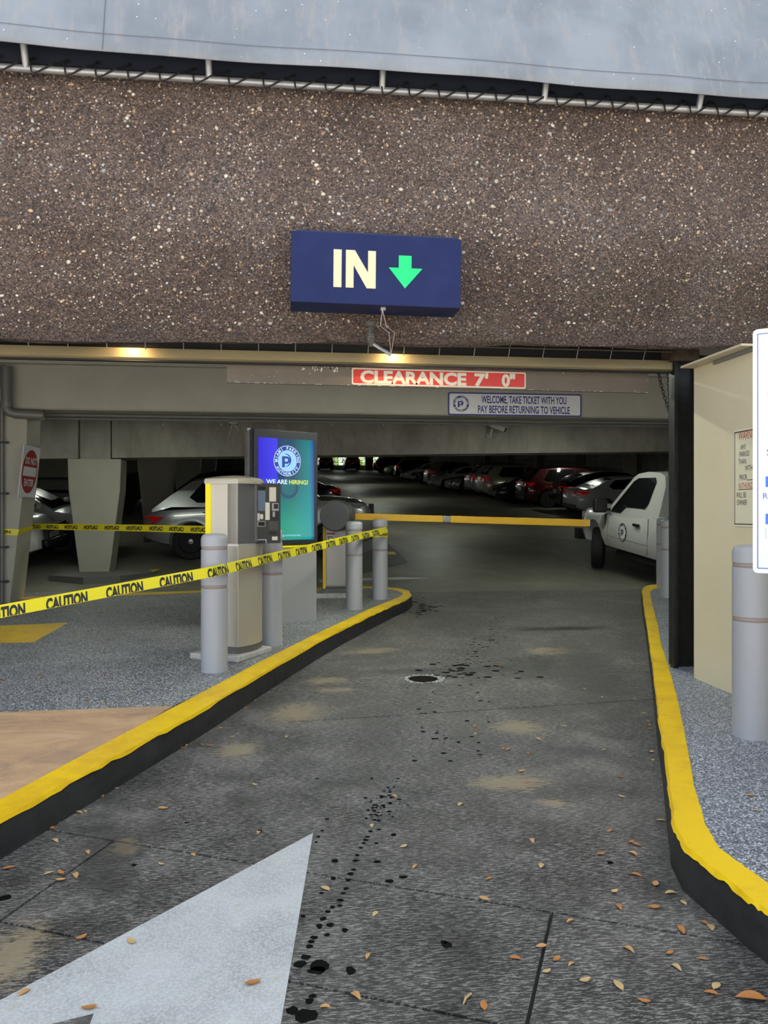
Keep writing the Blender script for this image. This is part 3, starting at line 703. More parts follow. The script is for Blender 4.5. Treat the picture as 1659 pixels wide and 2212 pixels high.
# ------------------------------------------------------------------ clearance bar, welcome sign, chain, camera
VC = 5.72
c, wc, hc = v_rect(490, 794, 1402, 838, VC)
cb = empty('clearance_bar', frame(c, FACE) @ Matrix.Rotation(math.radians(-.35), 4, 'Z'), 'brown clearance bar with red CLEARANCE 7 feet sign', 'clearance bar')
rect(wc, hc, -.03, 0).build('bar', brown_panel, cb)
scr = mat('bare_scratch', (.72, .70, .66), .6); R = random.Random(9)
mb = MB()
for k in range(110):
    t = R.random(); x = R.uniform(-wc / 2, wc / 2)
    if -.10 * wc < x < .20 * wc and R.random() < .9: continue
    y = -hc / 2 + .003 if t < .55 else hc / 2 - R.uniform(.0, .012) if t < .8 else R.uniform(-hc / 2, hc / 2)
    w_ = R.uniform(.004, .03) if t < .55 else R.uniform(.003, .014); h_ = R.uniform(.001, .005)
    a = 0 if t < .55 else R.uniform(-1.2, 1.2)
    mb.box((x, y, .0005), (w_, h_, .002), Matrix.Rotation(a, 3, 'Z'))
for k in range(16):
    x = R.gauss(-.27 * wc, .09); mb.box((x, hc / 2 - R.uniform(.005, .05), .0005), (R.uniform(.004, .014), R.uniform(.008, .035), .002), Matrix.Rotation(R.uniform(-.2, .2), 3, 'Z'))
mb.build('paint_chips', scr, cb)['kind'] = 'stuff'
def side_hang(x): MB().box((x, hc / 2 + .55, -.12), (.03, 1.25, .02)); MB().box((x, hc / 2 - .06, -.07), (.03, .03, .10)).build('hanger', dark_metal, cb); MB().box((x, hc / 2 + .55, -.12), (.03, 1.25, .02)).build('hanger', dark_metal, cb)
side_hang(-wc * .42); side_hang(wc * .42)
Mc = cb.matrix_world.copy()
xa, ya_ = loc_px(760, 794, VC - .01, Mc); xb, yb_ = loc_px(1136, 840, VC - .01, Mc)
pw, ph = xb - xa, ya_ - yb_; pcx, pcy = (xa + xb) / 2, (ya_ + yb_) / 2
pl = rect(pw, ph, .0, .008, pcx, pcy, .014).build('sign_plate', mat('cream_white', (.82, .74, .60), .5), cb)
rect(pw - .022, ph - .022, .008, .0095, pcx, pcy, .010).build('red_field', sign_red, cb)
cwm = MATS['cream_white']
tx0, _ = loc_px(778, 820, VC, Mc); tx1, _ = loc_px(1007, 820, VC, Mc)
lettering(cb, 'CLEARANCE', cwm, (tx0 + tx1) / 2, pcy, ph * .72, tx1 - tx0, .0105, .045)
for s, a_, b_ in (("7'", 1024, 1054), ('0"', 1083, 1112)):
    q0, _ = loc_px(a_, 820, VC, Mc); q1, _ = loc_px(b_, 820, VC, Mc); lettering(cb, s, cwm, (q0 + q1) / 2, pcy, ph * .72, q1 - q0, .0105, .045)
def ring_text(parent, s, m, cx, cy, r, h, a0, step, z, flip=False, bold=.03):
    mb = MB()
    for k, ch in enumerate(s):
        if ch == ' ': continue
        vs, fs, tw = text_mesh(ch, bold); a = a0 + step * k
        pts = []
        for x, y in vs:
            lx, ly = (x - tw / 2) * h, (y - .5) * h
            if flip: rx, ry = -lx, -(ly) ; rx, ry = lx, ly
            ang = a - math.pi / 2 if not flip else a + math.pi / 2
            pts.append((cx + math.cos(a) * r + lx * math.cos(ang) - ly * math.sin(ang), cy + math.sin(a) * r + lx * math.sin(ang) + ly * math.cos(ang), z))
        mb.add(pts, fs)
    return mb.build('lettering', m, parent)
def disc(cx, cy, r, z0, z1, n=40): return MB().prism([(cx + r * math.cos(2 * math.pi * k / n), cy + r * math.sin(2 * math.pi * k / n), z0) for k in range(n)], (0, 0, z1 - z0))
def logo(parent, cx, cy, r, z, rim, field, ink, text, ray):
    e = disc(cx, cy, r, z, z + .0008).build('emblem', rim, parent)
    disc(cx, cy, r * .965, z + .0008, z + .0012).build('emblem_ring', ink, e)
    disc(cx, cy, r * .70, z + .0012, z + .0016).build('emblem_field', field, e)
    mb = MB()
    for k in range(20):
        a = 2 * math.pi * k / 20
        mb.box((cx + math.cos(a) * r * .56, cy + math.sin(a) * r * .56, z + .0018), (r * .2, r * .02, .0004), Matrix.Rotation(a, 3, 'Z'))
    mb.build('emblem_rays', ray, e)
    zt = z + .0024
    ring_text(e, 'MIAMI PARKING', text, cx, cy, r * .83, r * .19, math.radians(180), -math.radians(15), zt)
    ring_text(e, 'AUTHORITY', text, cx, cy, r * .83, r * .19, math.radians(212), math.radians(14.5), zt, True)
    # letter P with a crescent echo
    ph_ = r * .72; x0 = cx - r * .40; y0 = cy - r * .42
    P_ = [(x0, y0), (x0 + r * .2, y0), (x0 + r * .2, y0 + ph_ * .32)] 
    cxx, cyy, ro = x0 + r * .34, y0 + ph_ * .66, ph_ * .34
    outer = [(cxx + ro * math.cos(a), cyy + ro * math.sin(a)) for a in [math.radians(-90 + 180 * k / 12) for k in range(13)]]
    inner = [(cxx + ro * .42 * math.cos(a), cyy + ro * .42 * math.sin(a)) for a in [math.radians(90 - 180 * k / 10) for k in range(11)]]
    hook = [(x0 + r * .2, cyy + ro * .42)] + inner + [(x0 + r * .2, cyy - ro * .42)]
    mb = MB()
    mb.prism([(x, y, zt) for x, y in [(x0, y0), (x0 + r * .2, y0), (x0 + r * .2, cyy + ro), (x0, cyy + ro)]], (0, 0, .0006))
    ring = outer + inner
    for k in range(12):
        kk = [outer[k], outer[k + 1], inner[max(0, 10 - int((k + 1) * 10 / 12))], inner[10 - int(k * 10 / 12)]]
        mb.add([(x, y, zt + .0006) for x, y in kk], [(0, 1, 2, 3)])
    mb.add([(x, y, zt + .0006) for x, y in ((x0 + r * .2, cyy + ro), (x0 + r * .2, cyy + ro * .42), (cxx, cyy + ro * .42), (cxx, cyy + ro))], [(0, 1, 2, 3)])
    mb.add([(x, y, zt + .0006) for x, y in ((x0 + r * .2, cyy - ro), (x0 + r * .2, cyy - ro * .42), (cxx, cyy - ro * .42), (cxx, cyy - ro))], [(0, 1, 2, 3)])
    r2, r3 = ro * 1.75, ro * 1.32
    for k in range(14):
        a, b = math.radians(-100 + 210 * k / 14), math.radians(-100 + 210 * (k + 1) / 14); sh = ro * .35
        ta, tb = math.sin(math.pi * k / 14), math.sin(math.pi * (k + 1) / 14)
        ri_, rj = r2 - (r2 - r3) * ta, r2 - (r2 - r3) * tb
        ox, oy = cxx - ro * .35, cyy + ro * .0
        mb.add([(ox + r2 * math.cos(a), oy + r2 * math.sin(a), zt), (ox + r2 * math.cos(b), oy + r2 * math.sin(b), zt), (ox + rj * math.cos(b), oy + rj * math.sin(b), zt), (ox + ri_ * math.cos(a), oy + ri_ * math.sin(a), zt)], [(0, 1, 2, 3)])
    mb.build('emblem_letter', ink, e)
    return e
VWS = VB1 - .015
c, ww, hw_ = v_rect(968, 849.5, 1256, 898.5, VWS)
ws = empty('welcome_sign', frame(c, FACE), 'white welcome sign with navy lettering on the grey beam', 'sign')
rect(ww, hw_, -.012, 0, 0, 0, .025).build('border_plate', ink_navy, ws)
rect(ww - .035, hw_ - .035, 0, .002, 0, 0, .018).build('face', sign_white, ws)
lettering(ws, 'WELCOME, TAKE TICKET WITH YOU', ink_navy, .065 * ww, hw_ * .215, hw_ * .33, ww * .64, .003, .022)
lettering(ws, 'PAY BEFORE RETURNING TO VEHICLE', ink_navy, .065 * ww, -hw_ * .215, hw_ * .33, ww * .69, .003, .022)
logo(ws, -ww * .405, 0, hw_ * .37, .002, sign_white, sign_white, ink_navy, sign_white, mat('ray_gold', (.75, .62, .40), .6))
ch = empty('hanging_chain', V(1422, 800, 5.9), 'rusty steel chain hanging in a loop beside the gate post', 'chain')
lk = mat('chain_steel', (.09, .08, .06), .5, metal=.5)
def chain(pts):
    for k in range(len(pts) - 1):
        a, b = Vector(pts[k]), Vector(pts[k + 1]); d = (b - a).normalized(); s = Vector((0, 1, 0)) if k % 2 else d.cross(Vector((0, 1, 0))).normalized()
        m_ = (a + b) / 2; L = (b - a).length * .72
        MB().tube([m_ + d * (L * math.cos(t)) + s * (.012 * math.sin(t)) for t in [2 * math.pi * i / 10 for i in range(10)]], .0042, 5, closed=True).build('link', lk, ch)
p0 = V(1422, 800, 5.9)
a, b = V(1422, 802, 5.9) - p0, V(1452, 905, 5.9) - p0
chain([a.lerp(b, t) + Vector((-.012 * math.sin(math.pi * t), 0, 0)) for t in [k / 15 for k in range(16)]])
a, b = V(1443, 795, 5.92) - p0, V(1447, 905, 5.92) - p0
chain([a.lerp(b, t) for t in [k / 15 for k in range(16)]])
MB().tube([V(1400, 801, 5.9) - p0, V(1425, 798, 5.9) - p0, V(1447, 792, 5.9) - p0], .008, 6).build('hook_bar', lk, ch)
MB().tube([V(1447, 792, 5.9) - p0, Vector((2.93, 5.66, 2.54)) - p0], .008, 6).build('hook_bar', lk, ch)
# security camera on the rough beam
cp = V(1062, 930, VB2 - .02)
cc = empty('security_camera', cp, 'white bullet security camera on the rough concrete beam', 'camera')
Rm = Matrix.Rotation(math.radians(-12), 4, 'Z') @ Matrix.Rotation(math.radians(22), 4, 'Y')
o = MB().box((0, 0, 0), (.34, .10, .10)).build('body', mat('camera_white', (.52, .50, .45), .5), cc, None, Matrix.Translation((.05, -.16, .06)) @ Rm); bv = o.modifiers.new('b', 'BEVEL'); bv.width = .025; bv.segments = 3
MB().box((.02, 0, .058), (.38, .125, .012)).build('sun_shield', MATS['camera_white'], cc, None, Matrix.Translation((.05, -.16, .06)) @ Rm)
MB().lathe([(.04, 0), (.04, .02), (0, .02)], 14, (.17, 0, 0), 'x').build('lens', glass_dark, cc, None, Matrix.Translation((.05, -.16, .06)) @ Rm)
MB().tube([(-.05, .02, -.09), (-.05, -.10, -.09), (-.03, -.15, .02)], .022, 8).build('arm', MATS['camera_white'], cc, 40)
MB().lathe([(.055, .02), (.055, -.01), (.03, -.03)], 14, (-.05, 0, -.09), 'y').build('wall_mount', MATS['camera_white'], cc)
# conduits along the beams, bracket, bolts, column pipes
cdm = mat('conduit_grey', (.20, .195, .18), .5, metal=.3)
for k, (z, y) in enumerate(((ZB1 - .035, VB1 + .28), (ZB1 - .06, VB1 + .45))):
    tag(MB().tube([(-6.2, y, z), (9, y, z + .01)], .018, 8).build('conduit', cdm), ['thin conduit nearer the entrance under the painted beam', 'thin conduit deeper in under the painted beam'][k], 'conduit')
bb = empty('ceiling_bracket', V(505, 905, 10.4), 'small angled steel bracket hanging under the painted beam', 'bracket')
MB().box((0, 0, -.02), (.12, .10, .10)).build('box', cdm, bb); MB().box((-.03, 0, -.13), (.012, .06, .26), Matrix.Rotation(.25, 3, 'Y')).build('strut', cdm, bb); MB().box((.03, 0, -.10), (.012, .06, .20), Matrix.Rotation(-.5, 3, 'Y')).build('strut', cdm, bb)
for px in (353, 478, 603, 716, 828, 931, 1020, 1080):
    q = V(px, 917, VB2); MB().lathe([(.016, 0), (.020, -.012), (.014, -.03), (0, -.036)], 8, q, 'y').build('bolt', mat('bolt_white', (.75, .75, .72), .4), beam2)
pp = empty('drain_pipe', V(14, 890, VB1 - .12), 'thick grey drain pipe with elbow at the left column', 'pipe')
z0 = pp.matrix_world.translation
MB().tube([Vector((0, 0, .55)), Vector((0, 0, .05)), Vector((.03, 0, -.0)), Vector((.10, .02, -.02)), Vector((.42, .05, -.03))], .06, 12).build('pipe_run', cdm, pp, 40)
MB().lathe([(.07, 0), (.07, .06)], 12, (0, 0, .06), 'z').build('coupling', cdm, pp)
q = V(4, 1000, VB1 - .05)
cp2 = empty('wall_conduit', Vector((q.x, VB1 - .05, zr(10))), 'thin vertical conduit with clamps on the left column', 'conduit')
MB().tube([(0, 0, 0), (0, 0, 2.9)], .025, 8).build('pipe_run', cdm, cp2, 40)
for y in (956, 1066, 1182, 1256): MB().box((.02, 0, V(4, y, VB1 - .05).z - zr(10)), (.10, .05, .025)).build('clamp', dark_metal, cp2)
MB().box((0, -.02, V(4, 855, VB1 - .05).z - zr(10)), (.12, .10, .18)).build('junction_box', cdm, cp2)

# ------------------------------------------------------------------ signs on the sides
th = math.radians(6.5); q = V(63.7, 1019, 9.985); q.x = ur1 + .0
Md = Matrix(((0, math.sin(th), math.cos(th), q.x), (1, 0, 0, q.y), (0, math.cos(th), -math.sin(th), q.z), (0, 0, 0, 1)))
dn = empty('do_not_enter_sign', Md, 'red and white DO NOT ENTER sign on the left column', 'sign')
rect(.60, .635, -.006, 0).build('plate', sign_white, dn)
disc(0, 0, .27, 0, .002, 48).build('red_disc', mat('deep_red', (.42, .012, .018), .4), dn)
rect(.46, .115, .002, .004, 0, -.0).build('white_bar', sign_white, dn)
lettering(dn, 'DO NOT', sign_white, 0, .135, .085, .40, .005, .03); lettering(dn, 'ENTER', sign_white, 0, -.135, .085, .34, .005, .03)
def wall_pt(px, py):
    x = (px - CX) / F_PX; du, dv = W(x, 1.0); t = UW / du
    return Vector((UW, dv * t, HC - (py - CY) / F_PX * t))
a, b = wall_pt(1587, 930), wall_pt(1587, 1137); ww_ = .46
ws2 = empty('warning_sign', frame(Vector((UW - .004, a.y - ww_ / 2, (a.z + b.z) / 2)), (-1, 0, 0)), 'cream warning sign with red and black lettering on the cream wall', 'sign')
hh = a.z - b.z; ivory = mat('ivory_plate', (.80, .72, .52), .5)
rect(ww_, hh, -.004, 0, 0, 0, .006).build('plate', ivory, ws2)
mb = MB()
for (cx_, cy_, w_, h_) in ((0, hh / 2 - .016, ww_ - .01, .006), (0, -hh / 2 + .016, ww_ - .01, .006), (-ww_ / 2 + .008, 0, .005, hh - .03), (ww_ / 2 - .008, 0, .005, hh - .03)): mb.box((cx_, cy_, .0005), (w_, h_, .001))
mb.build('border', ink_black, ws2)
wred = mat('ink_red', (.50, .06, .03), .5)
def wz(py): return (wall_pt(1600, py).z - (a.z + b.z) / 2)
def wxp(px): return (a.y - ww_ / 2) - wall_pt(px, 1000).y
for s, py, px, h_, m_ in (('WARNING', 941, 1597, .055, wred), ('ANY', 966, 1601, .036, ink_black), ('PARKED', 981, 1599, .036, ink_black), ('THAN', 997, 1597, .036, ink_black), ('WITHOUT', 1012, 1611, .036, ink_black), ('PRIOR', 1031, 1599, .036, ink_black), ('AUTHORIZATION', 1049, 1597, .036, wred), ('WILL BE', 1069, 1592, .036, ink_black), ('OWNER', 1085, 1593, .036, ink_black)):
    vs_, fs_, tw_ = text_mesh(s, -.005); lettering(ws2, s, m_, wxp(px), wz(py), h_, tw_ * h_ * .62, .0012, -.005, 'l')
mb = MB().box((wxp(1625), wz(1038), .001), (.10, .004, .001)).box((wxp(1620), wz(1057.5), .001), (.24, .004, .001)); mb.build('underline', ink_black, ws2)
# white rate sign at the right edge
dw = Vector(W(.855, -.52)).to_3d(); nw_ = Vector(W(-.52, -.855)).to_3d()
pl_ = P(1626, 975, 3.4); pt, pb = P(1626, 712, 3.4), P(1626, 1237, 3.4); sw_, sh = .62, pt.z - pb.z
rs = empty('rate_sign', frame(pl_ + dw * sw_ / 2, nw_), 'tall white parking rate sign at the right edge', 'sign')
o = rect(sw_, sh, -.008, 0, 0, 0, .02).build('plate', mat('plate_bright', (.80, .80, .82), .4), rs)
lav = mat('ink_lavender', (.16, .18, .46), .5)
mb = MB()
for (cx_, cy_, w_, h_) in ((0, sh / 2 - .022, sw_ - .036, .004), (0, -sh / 2 + .022, sw_ - .036, .004), (-sw_ / 2 + .020, 0, .004, sh - .044), (sw_ / 2 - .020, 0, .004, sh - .044)): mb.box((cx_, cy_, .0006), (w_, h_, .0012))
mb.build('border', lav, rs)
kx = 3.4 / F_PX / .80
def sx_(px): return -sw_ / 2 + (px - 1626) * kx
def sy_(py): return (975 - py) * 3.4 / F_PX
MB().box((sx_(1649) + .15, sy_(853), .0006), (.30, .004, .0012)).build('rule', lav, rs)
for s, px, py, h_ in (('T', 1650, 882, .025), ('O', 1650, 908, .025), ('4', 1650, 930, .025), ('$', 1648, 977, .034), ('RE', 1642, 1071, .027), ('F', 1653, 1176, .027)):
    vs_, fs_, tw_ = text_mesh(s, .0); lettering(rs, s, lav, sx_(px), sy_(py), h_, tw_ * h_, .0012, .0, 'l')
sky = mat('ink_blue', (.06, .18, .68), .5)
MB().box((sx_(1646) + .2, sy_(1041), .0008), (.40, .046, .0016)).build('blue_bar', sky, rs)
MB().box((sx_(1646) + .2, sy_(1121), .0008), (.40, .046, .0016)).build('blue_bar', sky, rs)
lettering(rs, 'L', MATS['plate_bright'], sx_(1655), sy_(1121), .022, .013, .002, .02, 'l')
MB().box((sx_(1646) + .06, sy_(1151), .0008), (.12, .046, .0016)).build('card_box', mat('card_outline', (.55, .55, .58), .5), rs)
MB().box((sx_(1646) + .06, sy_(1151), .0012), (.115, .042, .0018)).build('card_box', MATS['plate_bright'], rs)
disc(sx_(1660), sy_(1150), .016, .0018, .0026, 24).build('red_dot', sign_red, rs)
gz = (P(1626, 975, 3.4).z - .15)
MB().box((0, -gz / 2 + .1, -.035), (.05, gz + .2 + .75, .05)).build('post', galv, rs)

# ------------------------------------------------------------------ bollards
def bollard(px, py, label, zf=zr, h=1.024, r=.098):
    g = G(px, py, zf); d = Vector((g.x, g.y, 0)).normalized(); g = g + d * r; g.z = zf(g.y)
    root = empty('bollard', g, label, 'bollard', 'grey sleeved bollards')
    z1, z2 = h * .895, h * .615
    pr = [(r, -.02), (r, z2 - .014), (r - .004, z2 - .011), (r - .004, z2 + .011), (r, z2 + .014), (r, z1 - .014), (r - .004, z1 - .011), (r - .004, z1 + .011), (r, z1 + .014), (r, h - .045), (r * .96, h - .025), (r * .86, h - .010), (r * .6, h - .001), (0, h)]
    MB().lathe(pr, 40).build('sleeve', bollard_grey, root, 50)
    for z in (z1, z2): MB().lathe([(r - .0038, z - .011), (r - .0022, z - .009), (r - .0022, z + .009), (r - .0038, z + .011)], 40).build('band', bollard_band, root, 40)
    return root, g
_, B1 = bollard(463, 1455, 'grey bollard in front of the ticket machine')
_, B2 = bollard(586, 1397, 'grey bollard between ticket machine and digital screen')
_, B3 = bollard(765, 1318, 'grey bollard in front of the barrier gate')
_, B4 = bollard(821, 1296, 'grey bollard wrapped with caution tape at the island tip')
bollard(1444, 1292, 'grey bollard half hidden behind the black gate post')
bollard(1433, 1270, 'farther grey bollard behind the one at the gate post')
bollard(1624, 1600, 'large grey bollard beside the cream wall under the rate sign')

# ------------------------------------------------------------------ ticket machine
Cc = P(514, 1106, 6.10); fw = Vector(W(.378, .926)); nw2 = Vector(W(.926, -.378))
zg = zr(6.2)
Mt = Matrix(((fw.x, -nw2.x, 0, Cc.x), (fw.y, -nw2.y, 0, Cc.y), (0, 0, 1, zg), (0, 0, 0, 1)))
tm = empty('ticket_machine', Mt, 'beige ticket machine with dark control panel and yellow edge', 'ticket machine')
LW, LD = .36, .30
def foot(bul, n=8, x0=0, x1=LW, d=LD):
    return [(x0 + (x1 - x0) * k / n, -bul * math.sin(math.pi * k / n)) for k in range(n + 1)] + [(x1, d), (x0, d)]
o = MB().box((.17, .17, .025), (.52, .46, .05)).build('concrete_pad', mat('pad_white', (.55, .54, .50), .7, c2=(.40, .38, .35), nscale=14), tm); bv = o.modifiers.new('b', 'BEVEL'); bv.width = .012; bv.segments = 2
MB().prism([(x, y, .05) for x, y in foot(.035)], (0, 0, .055)).build('base_band', machine_grey, tm, 30)
MB().prism([(x, y + .002, .105) for x, y in foot(.035)], (0, 0, 1.30)).build('body', machine_beige, tm, 30)
MB().prism([(x, y - .004, .105) for x, y in foot(.040, 10, .0, LW, .1)], (0, 0, .80)).build('lower_door', machine_champ, tm, 30)
MB().prism([(x, y - .003, .905) for x, y in foot(.037, 10, -.001, LW + .001, .1)], (0, 0, .014)).build('door_lip', mat('lip_light', (.60, .58, .54), .35, metal=.4), tm, 30)
MB().prism([(x, y - .003, .925) for x, y in foot(.037, 10, .0, LW, .1)], (0, 0, .478)).build('upper_door', machine_grey, tm, 30)
MB().prism([(x, y, .935) for x, y in ((.185, -.046), (.205, -.052), (.205, .0), (.185, .0))], (0, 0, .465)).build('chrome_edge', mat('satin_edge', (.40, .40, .42), .3, metal=.7), tm)
cap = MB(); vs = []; rings = ((1.06, 1.405), (1.065, 1.43), (1.04, 1.448), (.8, 1.462), (.4, 1.474), (.0, 1.478)); ft = foot(.06, 10)
for s, z in rings: vs += [(LW / 2 + (x - LW / 2) * s, LD * .45 + (y - LD * .45) * s, z) for x, y in ft]
n_ = len(ft); cap.add(vs, [(j * n_ + i, j * n_ + (i + 1) % n_, (j + 1) * n_ + (i + 1) % n_, (j + 1) * n_ + i) for j in range(len(rings) - 1) for i in range(n_)] + [list(range(n_))]); cap.build('cap', machine_champ, tm, 40)
MB().box((-.003, LD - .022, .98), (.012, .048, .85)).build('yellow_strip', safety_yellow, tm)
# control panel: a wedge turned towards the driver
A, B = Vector((.205, -.02)), Vector((.385, -.165))
MB().prism([(A.x, A.y, .92), (B.x, B.y, .92), (.40, -.10, .92), (.36, .0, .92), (.22, .01, .92)], (0, 0, .495)).build('control_panel', panel_dark, tm)
d = (B - A); fwid = d.length; d.normalize(); fn = Vector((d.y, -d.x))
Mf = Matrix(((d.x, 0, fn.x, (A.x + B.x) / 2), (d.y, 0, fn.y, (A.y + B.y) / 2), (0, 1, 0, 1.1675), (0, 0, 0, 1)))
disp = mat('display_blue', (.10, .13, .17), .2, emit=(.2, .28, .4), estr=.08); label_w = mat('label_ivory', (.78, .72, .60), .5); slv = mat('silver_part', (.45, .45, .46), .3, metal=.6)
def pz(x0, y0, x1, y1, m_, nm, z=.003, r=.0):
    X0, X1 = ((x0 - 1085) / 370 - .5) * fwid, ((x1 - 1085) / 370 - .5) * fwid; Y0, Y1 = (.5 - (y0 - 240) / 1090) * .495, (.5 - (y1 - 240) / 1090) * .495
    o = rect(X1 - X0, Y0 - Y1, -.001, z, (X0 + X1) / 2, (Y0 + Y1) / 2, r).build(nm, m_, tm); o.matrix_local = Mf; return o
pz(1138, 298, 1240, 362, glass_dark, 'lens_window'); pz(1138, 372, 1242, 740, disp, 'display'); pz(1296, 310, 1390, 570, label_w, 'instruction_label'); pz(1240, 588, 1302, 905, label_w, 'instruction_label')
pz(1330, 598, 1425, 740, slv, 'card_reader', .008); pz(1355, 615, 1415, 700, ink_black, 'keypad', .010); pz(1338, 752, 1372, 850, slv, 'card_slot', .010); pz(1310, 740, 1430, 915, ink_black, 'recess', .0035)
pz(1093, 782, 1162, 915, label_w, 'instruction_label'); pz(1168, 800, 1210, 890, label_w, 'oval_label', .003, .006); pz(1130, 925, 1240, 1025, slv, 'button_rim', .004); pz(1142, 937, 1230, 1012, glass_dark, 'button', .008)
pz(1290, 930, 1420, 1090, mat('panel_mid', (.075, .07, .06), .5), 'flap'); pz(1292, 1110, 1395, 1172, ink_black, 'recess', .0035); pz(1335, 1208, 1412, 1275, label_w, 'instruction_label')
pz(1098, 1255, 1255, 1325, mat('slot_white', (.6, .6, .6), .4), 'slot_frame', .004); pz(1110, 1270, 1242, 1325, ink_black, 'ticket_slot', .006)

# ------------------------------------------------------------------ digital screen
kw = Vector(W(.803, .596)); kn = Vector(W(.596, -.803)); k0 = Vector(W(-1.298, 7.686)); KW = .745
kc = k0 + kw * KW / 2; kz = zr(7.9)
ds = empty('digital_screen', frame(Vector((kc.x, kc.y, kz)), kn.to_3d()), 'tall digital screen on a grey pedestal with parking advert', 'screen')
KB, KT = .805, 1.985
bez = mat('bezel_dark', (.035, .035, .042), .35)
o = rect(KW, KT - KB, -.12, 0, 0, (KB + KT) / 2).build('bezel', bez, ds); bv = o.modifiers.new('b', 'BEVEL'); bv.width = .008; bv.segments = 2
rect(KW - .02, KB - .03, -.13, -.012, 0, (KB - .03) / 2).build('pedestal', mat('pedestal_grey', (.36, .36, .36), .5), ds)
rect(KW - .02, .018, -.11, -.006, 0, KB - .014).build('yellow_strip', safety_yellow, ds)
rect(.035, KT - KB + .02, -.16, -.10, -KW / 2 - .008, (KB + KT) / 2).build('side_frame', galv, ds)
SX0, SX1, SY0, SY1 = -KW / 2 + .045, KW / 2 - .045, KB + .055, KT - .085
n = NB('screen_image', .15)
sp = n.nt.nodes.new('ShaderNodeSeparateXYZ'); n.nt.links.new(n.o, sp.inputs[0])
fx = n.math('DIVIDE', n.math('SUBTRACT', sp.outputs[0], SX0), SX1 - SX0); fy = n.math('DIVIDE', n.math('SUBTRACT', sp.outputs[1], SY0), SY1 - SY0)
cx_ = n.ramp(fx, [(0, (.030, .022, .50)), (.325, (.045, .040, .62)), (.335, (.010, .035, .14)), (.60, (.012, .055, .085)), (.90, (.0, .16, .17)), (.955, (.0, .10, .28)), (1, (.005, .01, .14))])
cy_ = n.ramp(fx, [(0, (.02, .24, .16)), (.6, (.015, .25, .17)), (.93, (.0, .24, .24)), (1, (.0, .06, .2))])
cc_ = n.mix(n.ramp(fy, [(.15, 1.0), (.62, 0.0)]), cx_, cy_)
n.nt.links.new(cc_, n.b.inputs['Emission Color']); n.b.inputs['Emission Strength'].default_value = .72; n.b.inputs['Base Color'].default_value = (.01, .01, .012, 1)
rect(SX1 - SX0, SY1 - SY0, 0, .0015, (SX0 + SX1) / 2, (SY0 + SY1) / 2).build('display', n.m, ds)
def em(nm, c_, s=.62): return mat(nm, (.02, .02, .02), .3, emit=c_, estr=s)
e_w, e_b, e_n, e_y = em('glow_white', (.60, .78, .95)), em('glow_sky', (.30, .58, .95)), em('glow_navy', (.015, .05, .30)), em('glow_lime', (.62, .72, .12))
SWd, SHt = SX1 - SX0, SY1 - SY0
def spx(x, y): return SX0 + (x - 205) / (1175 - 205) * SWd, SY1 - (y - 195) / (1985 - 195) * SHt
lx, ly = spx(697, 587)
logo(ds, lx, ly, SHt * .152, .0018, e_w, e_b, e_n, e_w, em('glow_ray', (.38, .62, .85)))
gx, gy = spx(720, 1060)
dimr = em('glow_dim', (.02, .07, .13))
g_ = disc(gx, gy, SHt * .108, .0016, .0019).build('ghost_emblem', dimr, ds); disc(gx, gy, SHt * .076, .0019, .0021).build('ghost_field', em('glow_dim2', (.015, .13, .15)), g_)
x, y = spx(515, 955); lettering(ds, 'WE ARE', e_w, x, y, SHt * .043, SWd * .37, .0030, .03)
x, y = spx(893, 955); lettering(ds, 'HIRING!', e_y, x, y, SHt * .043, SWd * .345, .0030, .03)
x, y = spx(700, 1897); lettering(ds, 'parking.com/career', e_b, x, y, SHt * .022, SWd * .5, .0030, .01)
# ------------------------------------------------------------------ barrier gate
gx_, gy_ = W((724 - CX) / F_PX * 10.05, 10.05); gz0 = zr(10)
bg_ = empty('barrier_gate', Vector((gx_, gy_, gz0)), 'barrier gate with round grey head and long yellow arm', 'barrier gate')
o = MB().box((.02, .12, .03), (.62, .52, .06)).build('concrete_pad', MATS['pad_white'], bg_)
MB().box((.01, .13, .085), (.33, .33, .06)).build('base_band', machine_grey, bg_)
o = MB().box((.01, .13, .52), (.32, .32, .82)).build('cabinet', mat('cabinet_silver', (.42, .40, .37), .35, metal=.45), bg_); bv = o.modifiers.new('b', 'BEVEL'); bv.width = .045; bv.segments = 4
MB().box((-.143, -.025, .52), (.036, .02, .82)).build('yellow_strip', mat('amber_yellow', (.85, .52, .0), .45), bg_)
def gate_face(x0, y0, x1, y1, m_, nm, d_=.0):
    c_, w_, h_ = v_rect(x0, y0, x1, y1, gy_ - .04); r_ = rect(w_, h_, -.004, .001 + d_).build(nm, m_, bg_); r_.matrix_local = Matrix.Translation(-Vector((gx_, gy_, gz0))) @ frame(Vector((c_.x, gy_ - .031, c_.z)), FACE)
gate_face(706, 1155, 724, 1174, plate_white, 'warning_label'); gate_face(706, 1151, 724, 1154.5, wred, 'label_header', .001)
gate_face(709, 1159, 719, 1160.5, ink_black, 'pictogram', .002); gate_face(709, 1159, 710.5, 1171, ink_black, 'pictogram', .002); gate_face(719, 1162, 721.5, 1170, ink_black, 'pictogram', .002)
hd = Vector(W(-.30, -.95)).to_3d().normalized(); hc_ = P(721.5, 1114, 9.72) - Vector((gx_, gy_, gz0))
hm = mat('head_grey', (.115, .115, .112), .45)
Mh = frame(hc_, hd)
mb = MB().lathe([(0, .004), (.185, .0), (.198, -.012), (.202, -.03), (.202, -.24), (.19, -.26), (0, -.26)], 48); o = mb.build('head', hm, bg_, 40); o.matrix_local = Mh
MB().lathe([(.2035, -.055), (.2035, -.062)], 48).build('seam_ring', ink_black, bg_).matrix_local = Mh
armm = mat('arm_yellow', (.86, .46, .01), .4, c2=(.90, .52, .02), nscale=3)
